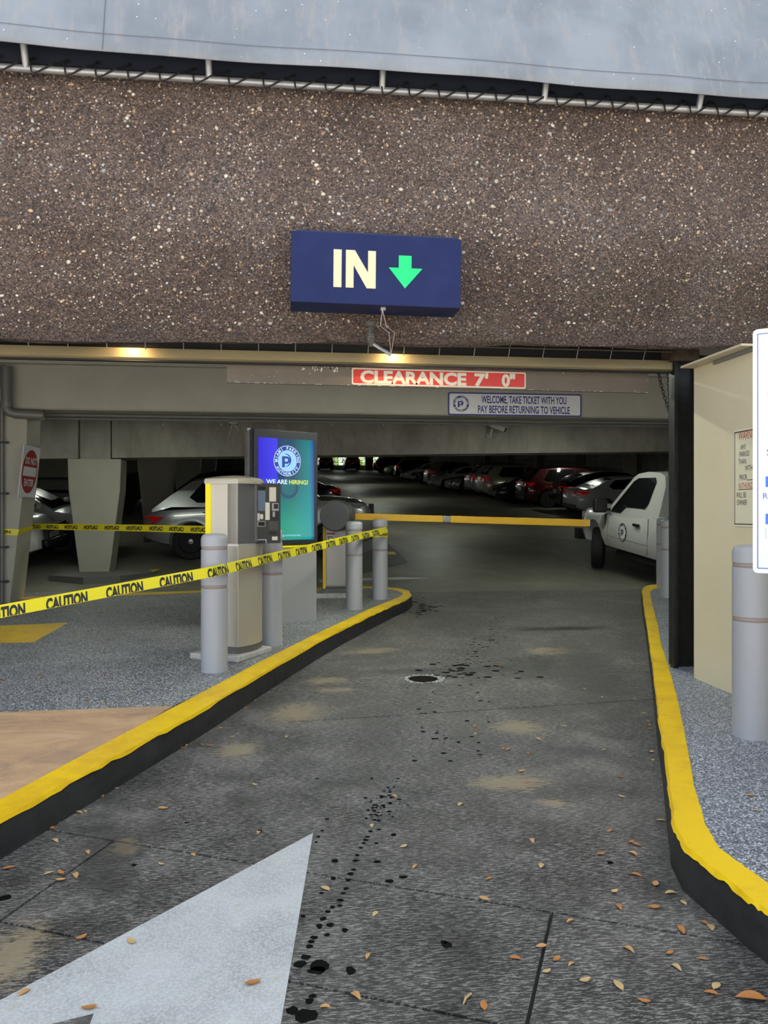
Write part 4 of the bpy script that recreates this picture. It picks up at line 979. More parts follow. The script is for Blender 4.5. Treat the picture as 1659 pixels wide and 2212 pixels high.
pa, pb_ = P(756, 1115.5, 10.16), P(1272, 1130, 10.22); org = Vector((gx_, gy_, gz0))
def seg(a_, b_, m_, nm, hgt, thk):
    a2, b2_ = a_ - org, b_ - org; d_ = (b2_ - a2); L_ = d_.length; x_ = d_.normalized(); y_ = Vector((0, 0, 1)).cross(x_).normalized(); z_ = x_.cross(y_)
    Mx = Matrix((x_, y_, z_)).transposed().to_4x4(); Mx.translation = (a2 + b2_) / 2
    o = MB().box((0, 0, 0), (L_, thk, hgt)).build(nm, m_, bg_); o.matrix_local = Mx; bv = o.modifiers.new('b', 'BEVEL'); bv.width = .008; bv.segments = 2; return o
t1, t2 = (956 - 756) / 516, (972 - 756) / 516
arm_root = seg(pa, pa.lerp(pb_, t1), armm, 'arm', .090, .05); seg(pa.lerp(pb_, t2), pb_, armm, 'arm', .094, .05)
seg(pa.lerp(pb_, t1), pa.lerp(pb_, t2), galv, 'arm_joint', .086, .04)
jm = pa.lerp(pb_, (t1 + t2) / 2) - org
MB().lathe([(.038, 0), (.038, -.006), (.030, -.008), (0, -.008)], 20, jm + Vector((0, -.022, 0)), 'y').build('joint_disc', mat('joint_grey', (.33, .33, .34), .4), bg_)
seg(pa.lerp(pb_, .998), pa.lerp(pb_, 1.004), plate_white, 'arm_tip', .088, .045)

# ------------------------------------------------------------------ caution tape
def tape(name, pts, label, mirror=False, pitch=.385, hgt=.076, lean=.0, start=.05, cut=False, sag=.0, tw=None):
    pts = [Vector(p) for p in pts]; seg_ = [(b - a).length for a, b in zip(pts, pts[1:])]; tot = sum(seg_)
    def at(s):
        s = max(0, min(tot, s)); q = s
        for (a, b), l in zip(zip(pts, pts[1:]), seg_):
            if q <= l + 1e-9: p = a.lerp(b, q / l); break
            q -= l
        else: p = pts[-1].copy()
        return p
    def sf(s, t, off):
        p = at(s); d_ = (at(s + .02) - at(s - .02)).normalized(); up = (Vector((0, 0, 1)) - d_ * d_.z).normalized(); nrm = d_.cross(up).normalized()
        a_ = lean + .10 * math.sin(s * 1.7 + .5); u2 = up * math.cos(a_) + nrm * math.sin(a_); n2 = nrm * math.cos(a_) - up * math.sin(a_)
        p = p - Vector((0, 0, 1)) * sag * 4 * (s / tot) * (1 - s / tot)
        return p + u2 * t + n2 * off
    root = empty(name, pts[0], label, 'caution tape', 'strips of caution tape'); o0 = pts[0]
    k = max(8, int(tot / .06)); mb = MB(); vs = []
    for i in range(k + 1):
        s = tot * i / k; vs += [sf(s, -hgt / 2, 0) - o0, sf(s, hgt / 2, 0) - o0]
    mb.add(vs, [(2 * i, 2 * i + 2, 2 * i + 3, 2 * i + 1) for i in range(k)]); mb.build('strip', tape_yellow, root, 60)
    tv, tf, twd = text_mesh('CAUTION', .05); lh = hgt * (.92 if cut else .56); lw = pitch * .68
    s = start; off = -.0012 if mirror else .0012; off = .0012
    while s + lw < tot:
        bm = bmesh.new(); bv_ = [bm.verts.new(((x / twd) * lw, (y - .5) * lh - (.14 * hgt if cut else 0) , 0)) for x, y in tv]
        for f in tf:
            try: bm.faces.new([bv_[i] for i in f])
            except ValueError: pass
        if cut: bmesh.ops.bisect_plane(bm, geom=bm.verts[:] + bm.edges[:] + bm.faces[:], plane_co=(0, -hgt * .47, 0), plane_no=(0, -1, 0), clear_outer=True)
        for side in (1, -1):
            me = bpy.data.meshes.new('lettering')
            if side == 1: bm2 = bm.copy()
            else: bm2 = bm.copy()
            for v_ in bm2.verts:
                xx = v_.co.x if not mirror else lw - v_.co.x
                v_.co = sf(s + xx + (v_.co.y * .12 if not mirror else 0), v_.co.y, off * side) - o0
            bm2.to_mesh(me); bm2.free(); me.materials.append(ink_black); link('lettering', me, root)
        bm.free(); s += pitch
    return root
tape('caution_tape', [P(-260, 1372, 3.95), P(0, 1321, 4.45), P(463, 1234, 5.53), P(836, 1144, 9.76)], 'yellow caution tape strung in front of the bollards', cut=True, lean=-.25, start=.12)
tape('caution_tape', [P(58, 1137, 10.35), P(320, 1141, 8.6), P(578, 1148, 6.9)], 'yellow caution tape with reversed lettering strung behind the ticket machine', mirror=True, pitch=.46, start=.06)
# wraps round the bollard and the column
def ring_tape(c_, r_, z_, label, h_=.075):
    root = empty('caution_tape', Vector((c_.x, c_.y, z_)), label, 'caution tape', 'strips of caution tape')
    n_ = 36; vs = []
    for i in range(n_):
        a_ = 2 * math.pi * i / n_; e_ = .006 * math.sin(3 * a_); vs += [(math.cos(a_) * r_, math.sin(a_) * r_, -h_ / 2 + e_), (math.cos(a_) * r_, math.sin(a_) * r_, h_ / 2 + e_ * .4)]
    MB().add(vs, [(2 * i, 2 * ((i + 1) % n_), 2 * ((i + 1) % n_) + 1, 2 * i + 1) for i in range(n_)]).build('strip', tape_yellow, root, 60)
    tv, tf, twd = text_mesh('CAUTION', .035); lw = .26; rr_ = r_ + .001
    for a0 in (math.radians(-102), math.radians(110)):
        pts = [(math.cos(a0 + (x / twd) * lw / rr_) * rr_, math.sin(a0 + (x / twd) * lw / rr_) * rr_, (y - .5) * h_ * .5) for x, y in tv]
        me = bpy.data.meshes.new('lettering'); me.from_pydata(pts, [], tf); me.materials.append(ink_black); link('lettering', me, root)
ring_tape(B4, .1005, HC - (1153 - CY) / F_PX * B4.length, 'yellow caution tape wound round the island tip bollard', .085)
zc = V(20, 1148, VB1).z; uc1 = ur1 - .465; hwz = .26 + .41 * .46 * ((zc - zr(10) + .02) / 1.727)
zl_ = .006
cw = empty('caution_tape', Vector((uc1, VB1, zc)), 'yellow caution tape wound round the left column', 'caution tape', 'strips of caution tape')
vs = []
loop = [(-hwz - .01, .25, 0), (-hwz - .01, -.004, .015), (0, -.004, .008), (hwz + .006, -.004, -.012), (hwz + .006, .25, .005), (hwz + .006, .505, .02)]
for (x, y, z) in loop: vs += [(x - .012, y, z - .038), (x + .008, y, z + .038)]
MB().add(vs, [(2 * i, 2 * i + 2, 2 * i + 3, 2 * i + 1) for i in range(len(loop) - 1)]).build('strip', tape_yellow, cw)
lettering(cw, 'CAUTION', ink_black, .12, 0, .04, .30, 0, .03).matrix_local = Matrix(((1, 0, 0, 0), (0, 0, -1, -.0065), (0, 1, 0, -.004), (0, 0, 0, 1)))

# ------------------------------------------------------------------ cars
def lerp_list(tab, x):
    if x <= tab[0][0]: return tab[0][1]
    for (a, p), (b, q) in zip(tab, tab[1:]):
        if x <= b:
            t = (x - a) / (b - a); return p + (q - p) * t
    return tab[-1][1]
SPEC = {
 'sedan': dict(L=4.75, Wd=1.82, zb=.20, top=[(-2.375, .80), (-2.30, .98), (-2.05, 1.05), (-1.5, 1.04), (0, .98), (.9, .98), (1.5, .90), (2.1, .76), (2.3, .62), (2.375, .50)], cab=[(1.25, .93), (.35, 1.40), (-.35, 1.44), (-1.0, 1.38), (-1.85, 1.04)], R=.33, ax=(1.42, -1.40), kink=-1.0, bpil=-.15),
 'coupe': dict(L=4.75, Wd=1.90, zb=.17, top=[(-2.375, .78), (-2.30, .98), (-2.0, 1.04), (-1.4, 1.02), (0, .94), (.7, .95), (1.4, .92), (2.1, .82), (2.3, .68), (2.375, .50)], cab=[(.95, .92), (.05, 1.34), (-.5, 1.37), (-1.0, 1.30), (-1.95, 1.03)], R=.35, ax=(1.45, -1.30), kink=-1.0, bpil=-.5),
 'suv': dict(L=4.60, Wd=1.86, zb=.24, top=[(-2.30, .85), (-2.26, 1.06), (-2.1, 1.12), (0, 1.08), (.9, 1.08), (1.5, 1.03), (2.0, .93), (2.22, .78), (2.30, .56)], cab=[(1.20, 1.04), (.45, 1.58), (-.4, 1.66), (-1.65, 1.60), (-2.12, 1.10)], R=.36, ax=(1.40, -1.36), kink=-1.25, bpil=-.15),
 'large': dict(L=4.75, Wd=1.92, zb=.28, top=[(-2.375, .72), (-2.33, .90), (-2.15, 1.02), (0, 1.16), (.9, 1.24), (1.5, 1.25), (2.1, 1.19), (2.3, 1.06), (2.375, .70)], cab=[(1.25, 1.2), (.5, 1.66), (-.4, 1.72), (-1.4, 1.60), (-2.2, 1.03)], R=.38, ax=(1.42, -1.42), kink=-1.2, bpil=-.15),
 'hatch': dict(L=4.65, Wd=1.84, zb=.22, top=[(-2.32, .85), (-2.28, 1.02), (-2.1, 1.08), (0, 1.03), (.9, 1.03), (1.5, .97), (2.05, .85), (2.25, .70), (2.32, .52)], cab=[(1.25, .99), (.40, 1.50), (-.4, 1.56), (-1.35, 1.46), (-2.15, 1.07)], R=.35, ax=(1.40, -1.38), kink=-1.15, bpil=-.15),
}
def paint(nm, c_, metal=.35): return mat('paint_' + nm, c_, .28, metal=metal, coat=.8)
PA = dict(white=paint('white', (.62, .62, .60), 0), black=paint('black', (.006, .006, .007), .2), red=paint('red', (.07, .003, .005), .3), champagne=paint('champagne', (.42, .40, .30)), silver=paint('silver', (.40, .41, .41), .5), grey=paint('grey', (.20, .215, .23), .5), charcoal=paint('charcoal', (.05, .052, .055), .4), pearl=paint('pearl', (.50, .47, .42), .1), darkred=paint('darkred', (.04, .004, .005), .2), graphite=paint('graphite', (.17, .17, .165), .5))
def body_loft(sp, nst=30):
    L, Wd, zb = sp['L'], sp['Wd'], sp['zb']; hw = Wd / 2
    cs = [(0, 0), (.80, 0), (.95, .07), (1.0, .28), (1.0, .52), (.975, .80), (.91, .965), (.60, 1.0), (0, 1.015)]
    ring = cs + [(-y, z) for y, z in cs[-2:0:-1]]; vs = []
    for i in range(nst + 1):
        t = i / nst; x = -L / 2 + L * (.5 - .5 * math.cos(math.pi * t)) 
        e = abs(x) / (L / 2); w_ = hw * (1 - .20 * max(0, (e - .72) / .28) ** 2.0); zt = lerp_list(sp['top'], x)
        b = zb + .14 * max(0, (e - .80) / .20) ** 1.5
        if e > .995: w_ *= .96
        for (yf, zf) in ring: vs.append((x, yf * w_, b + (zt - b) * zf))
    n_ = len(ring)
    fs = [(i * n_ + j, i * n_ + (j + 1) % n_, (i + 1) * n_ + (j + 1) % n_, (i + 1) * n_ + j) for i in range(nst) for j in range(n_)]
    fs += [list(range(n_))[::-1], list(range(nst * n_, (nst + 1) * n_))]
    return vs, fs
_body = {}
def cut_body(key, vs, fs, wheels, hw, R):
    if key in _body: return _body[key]
    me = bpy.data.meshes.new('b'); me.from_pydata(vs, [], fs)
    bm = bmesh.new(); bm.from_mesh(me); bmesh.ops.recalc_face_normals(bm, faces=bm.faces); bm.to_mesh(me); bm.free()
    a = bpy.data.objects.new('b', me); COL.objects.link(a)
    c = MB()
    for x in wheels:
        for s in (-1, 1): c.lathe([(R + .055, -.16), (R + .055, .20)], 28, (x, s * (hw - .12), R), 'y')
    co = c.build('c', black_trim); md = a.modifiers.new('x', 'BOOLEAN'); md.operation = 'DIFFERENCE'; md.object = co; md.solver = 'EXACT'
    dg = bpy.context.evaluated_depsgraph_get(); dg.update(); out = bpy.data.meshes.new_from_object(a.evaluated_get(dg))
    bpy.data.objects.remove(a); bpy.data.objects.remove(co)
    _body[key] = out; return out
_wheel = {}
def wheel_mesh(R, w_=.22):
    if R in _wheel: return _wheel[R]
    t = MB().lathe([(R * .60, -w_ / 2), (R * .93, -w_ / 2), (R, -w_ * .36), (R, w_ * .36), (R * .93, w_ / 2), (R * .60, w_ / 2)], 32, (0, 0, 0), 'y'); tm_ = t.build('tyre', tyre, None, 35)
    r = MB().lathe([(R * .66, -w_ * .42), (R * .66, w_ * .50), (R * .60, w_ * .50), (R * .58, w_ * .30)], 32, (0, 0, 0), 'y')
    r.lathe([(0, w_ * .20), (R * .58, w_ * .20)], 24, (0, 0, 0), 'y', 1)
    r.lathe([(R * .13, w_ * .2), (R * .13, w_ * .50), (0, w_ * .52)], 12, (0, 0, 0), 'y')
    for k in range(5):
        a = 2 * math.pi * k / 5 + .3; ca, sa = math.cos(a), math.sin(a)
        for o in (-.13, .13):
            Rm_ = Matrix.Rotation(-a + o, 3, 'Y'); r.box(Vector((ca * R * .34, w_ * .40, sa * R * .34)), (R * .55, .03, R * .10), Rm_)
    ro = r.build('rim', [rim_metal, black_trim], None, 35)
    _wheel[R] = (tm_.data, ro.data); bpy.data.objects.remove(tm_); bpy.data.objects.remove(ro); return _wheel[R]
def add_wheels(root, sp, R, turn=0.0, dark=False):
    tm_, rm_ = wheel_mesh(R); hw = sp['Wd'] / 2
    for x in sp['ax']:
        for s in (1, -1):
            o = link('wheel', tm_, root, Matrix.Translation((x, s * (hw - .125), R)) @ Matrix.Rotation((turn if x > 0 else 0) + (0 if s > 0 else math.pi), 4, 'Z'))
            link('rim', rm_, o)
def poly_part(name, pts, m_, root, off=(0, 0, 0), th=None):
    me = bpy.data.meshes.new(name); me.from_pydata([tuple(Vector(p) + Vector(off)) for p in pts], [], [list(range(len(pts)))]); me.materials.append(m_)
    return link(name, me, root)
RX = Matrix.Rotation(math.atan(.078), 4, 'X')
def car(kind, label, loc, ang, pm, detail=True, rails=False, ramp=True, extra=None, group='cars parked in the garage'):
    sp = SPEC[kind]; hw = sp['Wd'] / 2; L = sp['L']
    Mx = Matrix.Translation(loc) @ (RX if ramp else Matrix.Identity(4)) @ Matrix.Rotation(ang, 4, 'Z')
    root = empty('car', Mx, label, 'car', group)
    vs, fs = body_loft(sp); me = cut_body(kind, vs, fs, sp['ax'], hw, sp['R']).copy()
    me.materials.clear(); me.materials.append(pm); me.shade_smooth(); me.set_sharp_from_angle(angle=math.radians(38)); link('body', me, root)
    # cabin
    c_ = sp['cab']; zbelt = lambda x: lerp_list(sp['top'], x)
    zmax = max(z for _, z in c_)
    def hwz(z, zb_): return hw * (.90 - .235 * max(0, (z - zb_)) / (zmax - zb_))
    mb = MB(); vs = []
    prof = [c_[0], ((c_[0][0] * .3 + c_[1][0] * .7), (c_[0][1] * .3 + c_[1][1] * .7) + .015), c_[1], ((c_[1][0] + c_[2][0]) / 2, (c_[1][1] + c_[2][1]) / 2 + .012), c_[2], ((c_[2][0] + c_[3][0]) / 2, (c_[2][1] + c_[3][1]) / 2 + .012), c_[3], ((c_[3][0] + c_[4][0]) / 2, (c_[3][1] + c_[4][1]) / 2 + .02), c_[4]]
    zb0 = .98 if kind in ('sedan', 'coupe') else 1.14 if kind == 'large' else 1.06
    for (x, z) in prof:
        y1 = hwz(z, zb0); y0 = hw * .905
        vs += [(x, y0, min(z, zb0) - .06), (x, y1, z), (x, y1 * .55, z + .022), (x, -y1 * .55, z + .022), (x, -y1, z), (x, -y0, min(z, zb0) - .06)]
    n_ = 6; k_ = len(prof)
    mb.add(vs, [(i * n_ + j, i * n_ + (j + 1) % n_, (i + 1) * n_ + (j + 1) % n_, (i + 1) * n_ + j) for i in range(k_ - 1) for j in range(n_)] + [list(range(n_))[::-1], list(range((k_ - 1) * n_, k_ * n_))])
    mb.build('cabin', pm, root, 35)
    # glass
    def on(x, z, s, o=.008): return (x, s * (hwz(z, zb0) + o), z)
    def pane(name, p0, p1, f0, f1, t0=.10, t1=.92):
        a = Vector((p0[0], 0, p0[1])); b = Vector((p1[0], 0, p1[1])); n_ = Vector((b.z - a.z, 0, a.x - b.x)).normalized()
        if n_.z < 0: n_ = -n_
        lo, hi = a.lerp(b, t0), a.lerp(b, t1); o = n_ * .032; yl, yh = hwz(lo.z, zb0) * .93, hwz(hi.z, zb0) * .93
        poly_part(name, [(lo.x + o.x * .4, yl, lo.z + o.z * .3), (hi.x + o.x * .4, yh, hi.z + o.z * .3), (hi.x + o.x, yh * .5, hi.z + o.z), (hi.x + o.x, -yh * .5, hi.z + o.z), (hi.x + o.x * .4, -yh, hi.z + o.z * .3), (lo.x + o.x * .4, -yl, lo.z + o.z * .3), (lo.x + o.x, -yl * .5, lo.z + o.z), (lo.x + o.x, yl * .5, lo.z + o.z)], glass_dark, root)
    pane('windshield', c_[0], c_[1], 0, 0, .06, .95); pane('rear_window', c_[4], c_[3], 0, 0, .16, .92)
    for s in (1, -1):
        xb = sp['bpil']; zbt = zb0 + .035; zr1 = lambda x: (lerp_list(sorted([(p[0], p[1]) for p in c_]), x) - .055)
        fx = c_[0][0] - (c_[0][0] - c_[1][0]) * ((zbt - c_[0][1]) / (c_[1][1] - c_[0][1])) - .12
        tx = c_[1][0] - .06
        poly_part('side_window', [on(xb + .03, zbt, s), on(fx, zbt, s), on(tx, zr1(tx) , s), on((tx + xb) / 2, zr1((tx + xb) / 2), s), on(xb + .03, zr1(xb), s)], glass_dark, root)
        rx = sp['kink']; rb = rx - .25
        poly_part('side_window', [on(xb - .03, zbt, s), on(xb - .03, zr1(xb), s), on(rx * .55, zr1(rx * .55), s), on(rx, zr1(rx), s), on(rb, zbt + .10, s), on(rb + .15, zbt, s)], glass_dark, root)
    add_wheels(root, sp, sp['R'])
    # lamps, plate, trim
    zt_r = lerp_list(sp['top'], -L / 2 + .08); zt_f = lerp_list(sp['top'], L / 2 - .25)
    for s in (1, -1):
        tl = MB().prism([(-L / 2 + .03, s * hw * .42, zt_r - .05), (-L / 2 + .03, s * hw * .42, zt_r - .13), (-L / 2 + .03, s * hw * .80, zt_r - .20), (-L / 2 + .26, s * hw * .992, zt_r - .14), (-L / 2 + .42, s * hw * .998, zt_r - .04), (-L / 2 + .05, s * hw * .80, zt_r - .03)], (-.035, s * .012, 0)); tl.build('tail_light', tail_red, root)
        hl = MB().prism([(L / 2 - .13, s * hw * .45, zt_f - .10), (L / 2 - .13, s * hw * .45, zt_f - .19), (L / 2 - .18, s * hw * .78, zt_f - .19), (L / 2 - .42, s * hw * .97, zt_f - .08), (L / 2 - .50, s * hw * .965, zt_f - .01), (L / 2 - .22, s * hw * .78, zt_f - .06)], (.04, s * .018, .0)); hl.build('headlight', head_clear, root)
        mb = MB().box((c_[0][0] - .25, s * (hw + .07), zb0 + .06), (.10, .20, .13)); o = mb.build('mirror', pm, root, 30); bv = o.modifiers.new('b', 'BEVEL'); bv.width = .03; bv.segments = 2
        if detail:
            for x in (sp['bpil'] + .18, sp['bpil'] - .95): MB().box((x, s * (hw * .985 + .008), zb0 - .14), (.18, .03, .03)).build('door_handle', pm, root)
    MB().box((-L / 2 - .002, 0, .78), (.02, .32, .16)).build('license_plate', plate_white, root)
    MB().box((-L / 2 + .03, 0, .40), (.10, sp['Wd'] * .74, .12)).build('rear_bumper_trim', black_trim, root)
    MB().box((L / 2 - .045, 0, .46), (.10, sp['Wd'] * .62, .16)).build('grille', black_trim, root); MB().box((L / 2 - .05, 0, zt_f - .20), (.08, sp['Wd'] * .34, .10)).build('grille', black_trim, root)
    if rails:
        for s in (1, -1):
            z1 = zmax + .06; y_ = hw * .62; MB().tube([(.4, s * y_, zmax - .04), (.25, s * y_, z1), (-1.4, s * y_, z1 - .02), (-1.6, s * y_, zmax - .06)], .018, 6).build('roof_rail', chrome, root)
    return root
def row_car(kind, label, v_, u_end, nose_in, pm, **k):
    L = SPEC[kind]['L']; u_ = u_end + L / 2
    return car(kind, label, Vector((u_, v_, zl(v_))), 0 if nose_in else math.pi, pm, **k)
row_car('sedan', 'white sedan with red tail lights parked beside the pickup truck', 26.6, 9.75, True, PA['white'])
row_car('hatch', 'black car between the white sedan and the dark red car', 29.2, 10.1, True, PA['black'])
row_car('suv', 'dark red car with round tail light and spoked wheel', 31.7, 9.45, True, PA['red'])
row_car('sedan', 'black sedan facing the aisle beside the dark red car', 34.4, 8.9, False, PA['charcoal'])
row_car('suv', 'champagne car with its rear to the aisle, sixth stall', 37.1, 8.95, True, PA['champagne'])
row_car('suv', 'grey car with silver roof rails beside the champagne car', 39.8, 9.0, True, PA['silver'], rails=True)
row_car('coupe', 'grey sports coupe facing the aisle', 42.7, 8.5, False, PA['grey'])
row_car('sedan', 'pale sedan with wide black grille facing the aisle', 46.3, 8.1, False, PA['white'])
row_car('suv', 'silver sport utility car with its rear to the aisle', 50.2, 8.55, True, PA['silver'])
row_car('sedan', 'black sedan facing the aisle behind the silver sport utility car', 54.5, 8.3, False, PA['black'])
row_car('sedan', 'small white sedan nose out far down the row', 60, 8.3, False, PA['white'])
row_car('suv', 'black sport utility car beside the small far white sedan', 65.5, 8.5, True, PA['black'])
row_car('suv', 'pearl white sport utility car facing the aisle near the far end', 73, 8.5, False, PA['pearl'])
row_car('suv', 'black sport utility car at the far end of the row', 82, 8.3, True, PA['black'])
for px, nm, lab in ((703, 'darkred', 'dark red car backlit by the barred opening'), (759, 'black', 'black car backlit by the barred opening')):
    c = V(px, 1018, 91.5); car('suv', lab, Vector((c.x, 91.5, zl(91.5))), math.pi / 2, PA[nm], ramp=False)
# left side
nu = V(803, 1100, 16.9).x
sv = car('large', 'silver sport utility car behind the ticket machine and screen', Vector((nu - 2.375, 17.0, zl(17.0))), 0, PA['silver'])
MB().box((2.30, -.66, 1.02), (.10, .10, .24)).build('black_guard', black_trim, sv)
nu = V(735, 1050, 27.5).x
car('sedan', 'black sedan with red tail lights beyond the silver car', Vector((nu - 2.4, 27.5, zl(27.5))), math.pi, PA['black'])
cu_ = V(470, 1060, 22.5).x
car('suv', 'dark car hidden behind the ticket machine top', Vector((cu_, 22.8, zl(22.8))), math.pi, PA['black'])
wu = V(131, 1190, 17.0).x
car('sedan', 'white car with black wheel arch behind the taped column', Vector((wu - 1.42, 18.0, zl(18.0))), 0, PA['white'])
nu = V(107, 1190, 15.0).x
wc_ = car('suv', 'white car with black front guard beside the left column', Vector((nu - 2.42, 15.55, zl(15.55))), 0, PA['white'])
for y in (-.45, .45): MB().box((2.36, y, .62), (.06, .08, .42)).build('front_guard', black_trim, wc_)
for z in (.50, .78): MB().box((2.38, 0, z), (.06, 1.2, .07)).build('front_guard', black_trim, wc_)

# ------------------------------------------------------------------ pickup truck
def pickup():
    g = ramp_pt(1291, 1229); a_ = math.radians(6.6); hx = Vector(W(-math.sin(a_), math.cos(a_))); lf = Vector((-hx.y, hx.x)); R = .40
    Wd = 2.02; hw = Wd / 2; ax = (1.72, -1.75)
    c_ = Vector((g.x, g.y)) - hx * ax[0] - lf * (hw - .13); z0 = zl(c_.y) - .02
    Mx = Matrix.Translation((c_.x, c_.y, z0 + .02)) @ Matrix.Rotation(math.atan2(hx.y, hx.x), 4, 'Z')
    fx_, fy_ = .078 * hx.y, .078 * lf.y     # lie on the ramp
    Mx = Matrix.Translation((c_.x, c_.y, zl(c_.y))) @ RX @ Matrix.Rotation(math.atan2(hx.y, hx.x), 4, 'Z')
    root = empty('pickup_truck', Mx, 'white pickup truck with round door emblem behind the barrier arm', 'pickup truck')
    white = PA['white']
    sp = dict(L=5.5, Wd=Wd, zb=.47, top=[(-2.75, 1.20), (-.85, 1.22), (-.80, 1.18), (.9, 1.16), (1.3, 1.20), (2.2, 1.17), (2.55, 1.10), (2.70, .98), (2.75, .80)], ax=ax, R=R)
    vs, fs = body_loft(sp, 36)
    me = cut_body('pickup', vs, fs, ax, hw, R + .05); me.materials.clear(); me.materials.append(white); me.shade_smooth(); me.set_sharp_from_angle(angle=math.radians(35)); link('body', me, root)
    # cab
    pr = [(1.22, 1.10), (1.22, 1.17), (.52, 1.80), (.38, 1.875), (.0, 1.92), (-.45, 1.91), (-.62, 1.86), (-.74, 1.70), (-.82, 1.15), (-.82, 1.05)]
    def hz(z): return hw * (.93 - .215 * max(0, z - 1.15) / .77)
    mb = MB(); vs = []
    for (x, z) in pr:
        y = hz(z); vs += [(x, y, z), (x, y * .6, z + (.02 if z > 1.6 else 0)), (x, -y * .6, z + (.02 if z > 1.6 else 0)), (x, -y, z)]
    n_ = 4; k_ = len(pr)
    fs = [(i * n_ + j, i * n_ + j + 1, (i + 1) * n_ + j + 1, (i + 1) * n_ + j) for i in range(k_ - 1) for j in range(3)]
    fs += [[i * n_ for i in range(k_)], [i * n_ + 3 for i in range(k_)][::-1], [0, 1, 2, 3], [(k_ - 1) * n_ + j for j in range(4)][::-1]]
    mb.add(vs, fs); mb.build('cab', white, root, 30)
    for s in (1, -1):
        y = lambda z: s * (hz(z) + .007)
        w_ = [(1.03, 1.16), (.99, 1.24), (.46, 1.73), (.30, 1.80), (-.32, 1.83), (-.40, 1.76), (-.33, 1.38), (-.24, 1.30), (.45, 1.28), (.62, 1.16)]
        poly_part('side_window', [(x, y(z), z) for x, z in w_], glass_dark, root)
        o = MB().box((1.02, s * (hw + .15), 1.27), (.12, .26, .26)).build('mirror', black_trim, root); bv = o.modifiers.new('b', 'BEVEL'); bv.width = .04; bv.segments = 2
        MB().box((.98, s * (hw + .02), 1.20), (.06, .10, .05)).build('mirror_arm', black_trim, root)
        MB().box((-.20, s * (hw * 1.0 + .012), 1.02), (.20, .035, .045)).build('door_handle', black_trim, root)
        poly_part('fender_vent', [(1.17, s * (hw * .985 + .012), 1.10), (1.06, s * (hw * .985 + .012), 1.12), (1.09, s * (hw * 1.0 + .008), .98), (1.12, s * (hw + .006), .84)], black_trim, root)
        for x in (-.62, 1.0):
            MB().box((x, s * (hw * .998 + .0), .86), (.007, .014, .60)).build('door_gap', mat('gap_grey', (.25, .25, .245), .6), root)
        MB().box((.19, s * (hw + .001), .72), (1.6, .006, .008)).build('body_crease', MATS['gap_grey'], root)
        MB().tube([(.9, s * (hw - .18), .42), (-.7, s * (hw - .18), .42)], .05, 8).build('frame_rail', black_trim, root)
        hl = MB().prism([(2.62, s * hw * .55, 1.05), (2.62, s * hw * .55, .86), (2.50, s * hw * .86, .84), (2.30, s * hw * .95, .95), (2.34, s * hw * .93, 1.06)], (.07, s * .02, .0)); hl.build('headlight', head_clear, root)
    poly_part('windshield', [(1.19, hz(1.2) * .93, 1.215), (.56, hz(1.78) * .93, 1.785), (.56, -hz(1.78) * .93, 1.785), (1.19, -hz(1.2) * .93, 1.215)], glass_dark, root)
    poly_part('rear_window', [(-.80, hz(1.3) * .8, 1.36), (-.76, hz(1.7) * .8, 1.68), (-.76, -hz(1.7) * .8, 1.68), (-.80, -hz(1.3) * .8, 1.36)], glass_dark, root)
    MB().box((1.85, 0, 1.205), (1.05, 1.15, .05)).build('hood_bulge', white, root, 30)
    MB().box((2.72, 0, .92), (.10, 1.1, .30)).build('grille', black_trim, root)
    MB().box((2.72, 0, .58), (.22, 1.9, .22)).build('front_bumper', black_trim, root)
    MB().box((-1.78, 0, 1.17), (1.85, 1.62, .10)).build('bed_liner', black_trim, root)
    tm_, rm_ = wheel_mesh(R + .0, .22)
    for x in ax:
        for s in (1, -1):
            o = link('wheel', tm_, root, Matrix.Translation((x, s * (hw - .13), R)) @ Matrix.Rotation((math.radians(-26) if x > 0 else 0) + (0 if s > 0 else math.pi), 4, 'Z')); link('rim', rm_, o)
    Ml = Matrix(((-1, 0, 0, .34), (0, 0, 1, hw + .004), (0, 1, 0, .84), (0, 0, 0, 1)))
    e = logo(root, 0, 0, .165, .0, ink_black, sign_white, ink_black, sign_white, sign_white); e.matrix_local = Ml
    # the emblem's pieces sit in its frame: bring them to its local space
    return root
pickup()

# ------------------------------------------------------------------ lamps of the garage
tube_m = mat('lamp_tube', (.9, .9, .9), .4, emit=(.92, 1.0, .88), estr=6.0)
def lamp(u_, v_, z_, label, power, length=1.2, ang=0.0, color=(.93, 1.0, .86)):
    root = empty('ceiling_light', Matrix.Translation((u_, v_, z_)) @ Matrix.Rotation(ang, 4, 'Z'), label, 'ceiling light', 'tube lights of the garage')
    MB().box((0, 0, .05), (length, .16, .07)).build('housing', mat('lamp_white', (.6, .6, .58), .5), root)
    MB().tube([(-length / 2 + .04, 0, 0), (length / 2 - .04, 0, 0)], .018, 8).build('tube', tube_m, root)
    MB().tube([(0, 0, .08), (0, 0, .55)], .01, 6).build('hanger', galv, root)
    ld = bpy.data.lights.new('lamp_light', 'AREA'); ld.shape = 'RECTANGLE'; ld.size = length; ld.size_y = .12; ld.energy = power; ld.color = color
    lo = bpy.data.objects.new('lamp_light', ld); COL.objects.link(lo); lo.parent = root; lo.location = (0, 0, -.03)
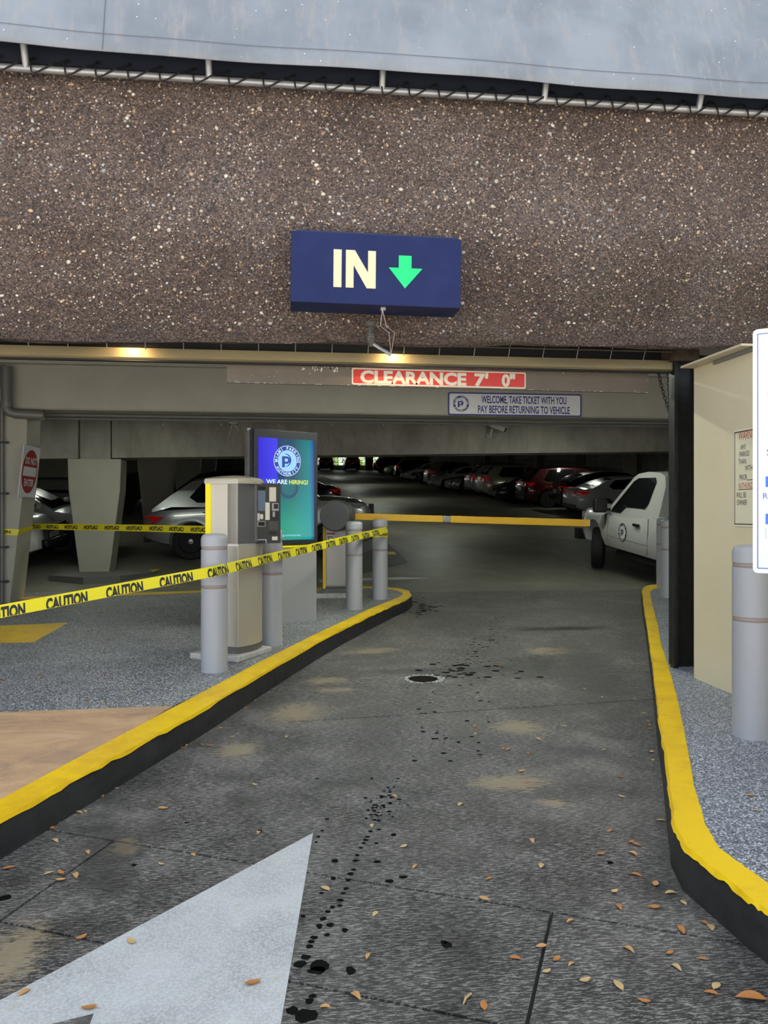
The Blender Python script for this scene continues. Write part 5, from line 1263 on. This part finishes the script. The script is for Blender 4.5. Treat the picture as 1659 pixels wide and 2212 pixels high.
for (u_, v_, p_, lab) in ((1.5, 7.4, 32, 'tube light between clearance bar and painted beam'), (-3.0, 12.4, 14, 'tube light near the taped column'), (4.5, 12.4, 16, 'tube light above the pickup truck'), (4.0, 22, 22, 'tube light, first beyond the rough beam'), (4.0, 36, 26, 'tube light, second beyond the rough beam'), (4.0, 52, 28, 'tube light, third beyond the rough beam'), (4.0, 72, 26, 'tube light, fourth beyond the rough beam'), (11.5, 30, 12, 'tube light over the parked red car'), (-6, 21, 8, 'tube light over the left parked cars')):
    z_ = 3.02 if v_ < 14 else zl(v_) + 2.62
    lamp(u_, v_, z_, lab, p_, 1.2, 0 if v_ < 14 else math.pi / 2)
# warm spot lamps tucked under the entrance beam
for i, (px, pw_) in enumerate(((250, 5), (870, 4.5))):
    q = V(px, 752, 5.275); q.z = 2.565
    root = empty('soffit_lamp', q, ['small warm lamp under the beam near the left column', 'small warm lamp under the beam above the clearance sign'][i], 'lamp', 'small warm lamps under the beam')
    MB().lathe([(.035, .06), (.04, .0), (.03, .0), (.028, .01), (0, .01)], 14).build('housing', dark_metal, root)
    MB().tube([(0, 0, .05), (0, -.02, .10), (0, -.05, .11)], .008, 6).build('stem', dark_metal, root)
    ld = bpy.data.lights.new('lamp_light', 'SPOT'); ld.energy = pw_; ld.color = (1.0, .72, .36); ld.spot_size = math.radians(130); ld.spot_blend = .8; ld.shadow_soft_size = .03
    lo = bpy.data.objects.new('lamp_light', ld); COL.objects.link(lo); lo.parent = root; lo.location = (0, 0, -.01); lo.rotation_euler = (math.radians(38), 0, 0)

# ------------------------------------------------------------------ oil drips, drain hole, leaves
oil = mat('oil_black', (.006, .006, .006), .7, spec=.04)
R = random.Random(21)
drops = [(660, 2195, .055), (668, 2163, .022), (675, 2152, .02), (690, 2086, .05), (684, 2096, .045), (648, 2083, .035), (660, 2068, .03), (668, 2045, .022), (672, 2035, .02), (678, 2026, .022), (690, 2002, .022), (713, 1998, .022), (706, 2020, .018), (698, 1985, .02), (708, 1970, .018), (718, 1960, .018), (735, 1945, .02), (741, 1930, .017), (734, 1957, .016), (748, 1920, .018), (752, 1902, .017), (758, 1888, .024), (764, 1879, .02), (768, 1860, .022), (772, 1848, .016), (780, 1832, .016), (786, 1822, .018), (790, 1815, .022), (794, 1808, .02), (800, 1796, .02), (818, 1773, .018), (823, 1762, .014), (830, 1745, .014), (790, 1724, .018), (823, 1724, .014), (695, 1930, .016), (724, 1860, .024), (720, 1898, .02), (815, 1862, .026), (813, 1822, .02), (850, 1804, .024), (840, 1904, .028), (872, 1895, .028), (706, 1770, .02), (696, 1795, .014), (688, 1808, .010), (683, 1820, .009), (685, 1682, .022), (803, 1682, .018), (560, 1795, .022), (403, 1777, .018), (289, 1869, .02), (629, 2184, .03), (757, 2097, .03), (965, 2042, .03), (958, 2036, .02), (1318, 1864, .024), (10, 1940, .04), (860, 1682, .012), (838, 1702, .014), (745, 2010, .02), (655, 1980, .015)]
for k in range(60):
    t = R.random(); drops.append((845 - 45 * t + R.gauss(0, 14), 1715 + 60 * t + R.gauss(0, 12), R.uniform(.004, .012)))
for k in range(55):
    t = R.random(); drops.append((1000 + 90 * t + R.gauss(0, 12), 1440 - 110 * t + R.gauss(0, 10), R.uniform(.008, .028)))
for k in range(50): drops.append((R.gauss(1030, 60), R.gauss(1448, 12), R.uniform(.01, .045)))
for k in range(50): drops.append((R.uniform(880, 1060), R.uniform(1470, 1650), R.uniform(.005, .02)))
for k in range(45): drops.append((R.gauss(915, 20), R.gauss(1313, 8), R.uniform(.02, .06)))
mb = MB()
for (px, py, r_) in drops:
    if py > 1660 and r_ > .012: r_ *= .62
    g = G(px, py, zl); n_ = 10; e_ = R.uniform(.75, 1.2)
    mb.add([(g.x, g.y, g.z + .0015)] + [(g.x + math.cos(2 * math.pi * k / n_) * r_ * R.uniform(.65, 1.1), g.y + math.sin(2 * math.pi * k / n_) * r_ * e_ * R.uniform(.65, 1.1), g.z + .0015) for k in range(n_)], [(0, 1 + k, 1 + (k + 1) % n_) for k in range(n_)])
mb.build('oil_drips', oil, drive)['kind'] = 'stuff'
g = G(914, 1467, zl)
dr = empty('drain_hole', g, 'round dark drain hole with crusty white rim in the driveway', 'drain')
n_ = 40
MB().add([(0, 0, .002)] + [(math.cos(2 * math.pi * k / n_) * .115, math.sin(2 * math.pi * k / n_) * .115, .002) for k in range(n_)], [(0, 1 + k, 1 + (k + 1) % n_) for k in range(n_)]).build('hole_cover', mat('hole_dark', (.012, .008, .007), .8, spec=.04), dr)
mb = MB()
for k in range(150):
    a_ = R.uniform(0, 2 * math.pi); rr_ = .125 + abs(R.gauss(0, .02)); s_ = R.uniform(.004, .012)
    mb.box((math.cos(a_) * rr_, math.sin(a_) * rr_, .003), (s_ * 1.5, s_, .004), Matrix.Rotation(R.uniform(0, 3), 3, 'Z'))
mb.build('crust_rim', mat('crust_white', (.62, .62, .60), .6), dr)['kind'] = 'stuff'
leaf_ms = [mat('leaf_tan', (.52, .27, .09), .6, c2=(.60, .36, .15), nscale=30), mat('leaf_orange', (.50, .20, .05), .6, c2=(.42, .18, .06), nscale=30), mat('leaf_pale', (.58, .42, .20), .6, c2=(.50, .33, .14), nscale=30)]
def leaf_mesh(i):
    R_ = random.Random(40 + i); L = .052; Wd = R_.uniform(.022, .030); n_ = 6; vs = []; fs = []; c1, c2 = R_.uniform(.15, .5), R_.uniform(-.25, .35)
    for k in range(n_ + 1):
        t = k / n_; w_ = Wd / 2 * math.sin(math.pi * min(.985, max(.03, t ** .8))) ** .8; x = (t - .5) * L; z = .003 + c2 * L * (t - .5) ** 2 * 2 + .004
        for s in (-1, 0, 1): vs.append((x, s * w_, z + abs(s) * c1 * w_))
    for k in range(n_):
        for j in range(2): a_ = k * 3 + j; fs.append((a_, a_ + 1, a_ + 4, a_ + 3))
    vs += [(-.5 * L - .012, 0, .004), (-.5 * L, .0012, .005), (-.5 * L, -.0012, .005)]; fs.append((len(vs) - 3, len(vs) - 2, len(vs) - 1))
    me = bpy.data.meshes.new('leaf'); me.from_pydata(vs, [], fs); me.materials.append(leaf_ms[i % 3]); me.shade_smooth(); return me
LM = [leaf_mesh(i) for i in range(9)]
LEAF_D = [(250, 1704), (220, 1721), (125, 1752), (150, 1751), (132, 1760), (170, 1756), (184, 1753), (100, 1782), (122, 1778), (111, 1790), (82, 1791), (55, 1804), (40, 1806), (5, 1827), (118, 1816), (352, 1748), (559, 1798), (20, 1877), (106, 1887), (131, 1888), (131, 1902), (162, 1891), (189, 1841), (348, 1868), (418, 1848), (176, 2028), (283, 2036), (54, 2145), (192, 2181), (547, 2127), (702, 1920), (803, 1784), (812, 1974), (795, 2065), (768, 2152), (702, 2176),
 (851, 1721), (996, 1738), (1343, 1722), (1427, 1773), (1319, 1795), (1148, 1816), (871, 1830), (1363, 1821), (1376, 1827), (1366, 1844), (1299, 1847), (897, 1872), (1169, 1871), (1057, 1899), (1045, 1944), (1328, 1927), (1375, 1891), (1416, 1911), (1450, 1930), (1476, 1950), (1337, 1960), (1411, 1963), (1523, 1995), (1536, 2005), (1232, 1990), (1472, 2011), (1169, 2046), (1114, 2071), (1202, 2075), (1234, 2083), (1181, 2100), (1264, 2120), (1358, 2052), (1446, 2061), (1461, 2090), (1517, 2072), (1548, 2131), (1536, 2146), (1335, 2129), (1391, 2165), (1045, 2174),
 (1262, 1489), (1301, 1507), (1371, 1513), (1392, 1542), (1399, 1559), (1402, 1566), (1404, 1575), (1218, 1569), (1028, 1586), (1026, 1571), (1306, 1620), (1097, 1620), (1087, 1618), (1141, 1628), (1128, 1667), (1140, 1690), (1341, 1679), (1411, 1642), (1408, 1626), (1163, 1598), (1076, 1439), (553, 1513), (532, 1529), (719, 1528), (477, 1574), (499, 1593), (432, 1589), (370, 1616), (357, 1628), (405, 1611), (391, 1617), (436, 1609), (455, 1612), (619, 1592), (551, 1696)]
LEAF_R = [(165, 1447), (234, 1470), (277, 1499), (4, 1469), (90, 1464), (189, 1514), (223, 1521), (46, 1536), (1551, 1504), (1618, 1720), (1635, 1752)]
def put_leaf(px, py, zf, lab, grp, sc=1.0, k=None):
    g = G(px, py, zf); o = link('fallen_leaf', LM[R.randrange(9) if k is None else k]); o.location = (g.x, g.y, g.z - .0015)
    o.rotation_euler = (R.uniform(-.05, .05), R.uniform(-.05, .05), R.uniform(0, 6.28)); s_ = sc * R.uniform(.58, .92); o.scale = (s_, s_, s_); tag(o, lab, 'leaf', grp)
def leaf_place(x, y):
    if (x, y) in ((283, 2036), (547, 2127), (192, 2181), (54, 2145)): return 'small dry leaf lying on the white driveway arrow'
    if y < 1720 and x < 760: return 'small dry leaf on the driveway below the ticket machine kerb'
    if x < 260 and y < 1850: return 'small dry leaf in the row along the foot of the left kerb'
    if x < 700: return 'small dry leaf on the driveway left of the white arrow tip'
    if x > 1360 and y < 1700: return 'small dry leaf at the straight foot of the right kerb'
    if y < 1720: return 'small dry leaf on the middle of the driveway before the barrier'
    if x > 1390 or (x > 1290 and y < 1960): return 'small dry leaf near the curved foot of the right kerb'
    if x < 900: return 'small dry leaf beside the trail of black oil drips'
    return 'small dry leaf on the lower right driveway, away from the kerb'
for (x, y) in LEAF_D: put_leaf(x, y, zl, leaf_place(x, y), 'dry leaves: ' + leaf_place(x, y)[15:])
for (x, y) in LEAF_R[:8]: put_leaf(x, y, zr, 'small dry leaf on the raised walk left of the ticket machine', 'dry leaves on the left walk')
for (x, y) in LEAF_R[8:]: put_leaf(x, y, zr, 'small dry leaf on the right walk near the large bollard', 'dry leaves on the right walk')
put_leaf(1622, 2158, zl, 'large curled brown leaf at the lower right corner', None, 1.7, 1)
put_leaf(378, 1613, zl, 'crumpled brown leaf clump at the foot of the left kerb', None, 1.7, 4)
tw = tag(MB().tube([G(1001, 2172, zl) + Vector((0, 0, .004)), G(1006, 2160, zl) + Vector((0, 0, .006)), G(1018, 2149, zl) + Vector((0, 0, .004))], [.002, .004, .003], 6).build('twig', leaf_ms[2]), 'thin pale twig lying on the driveway', 'twig')
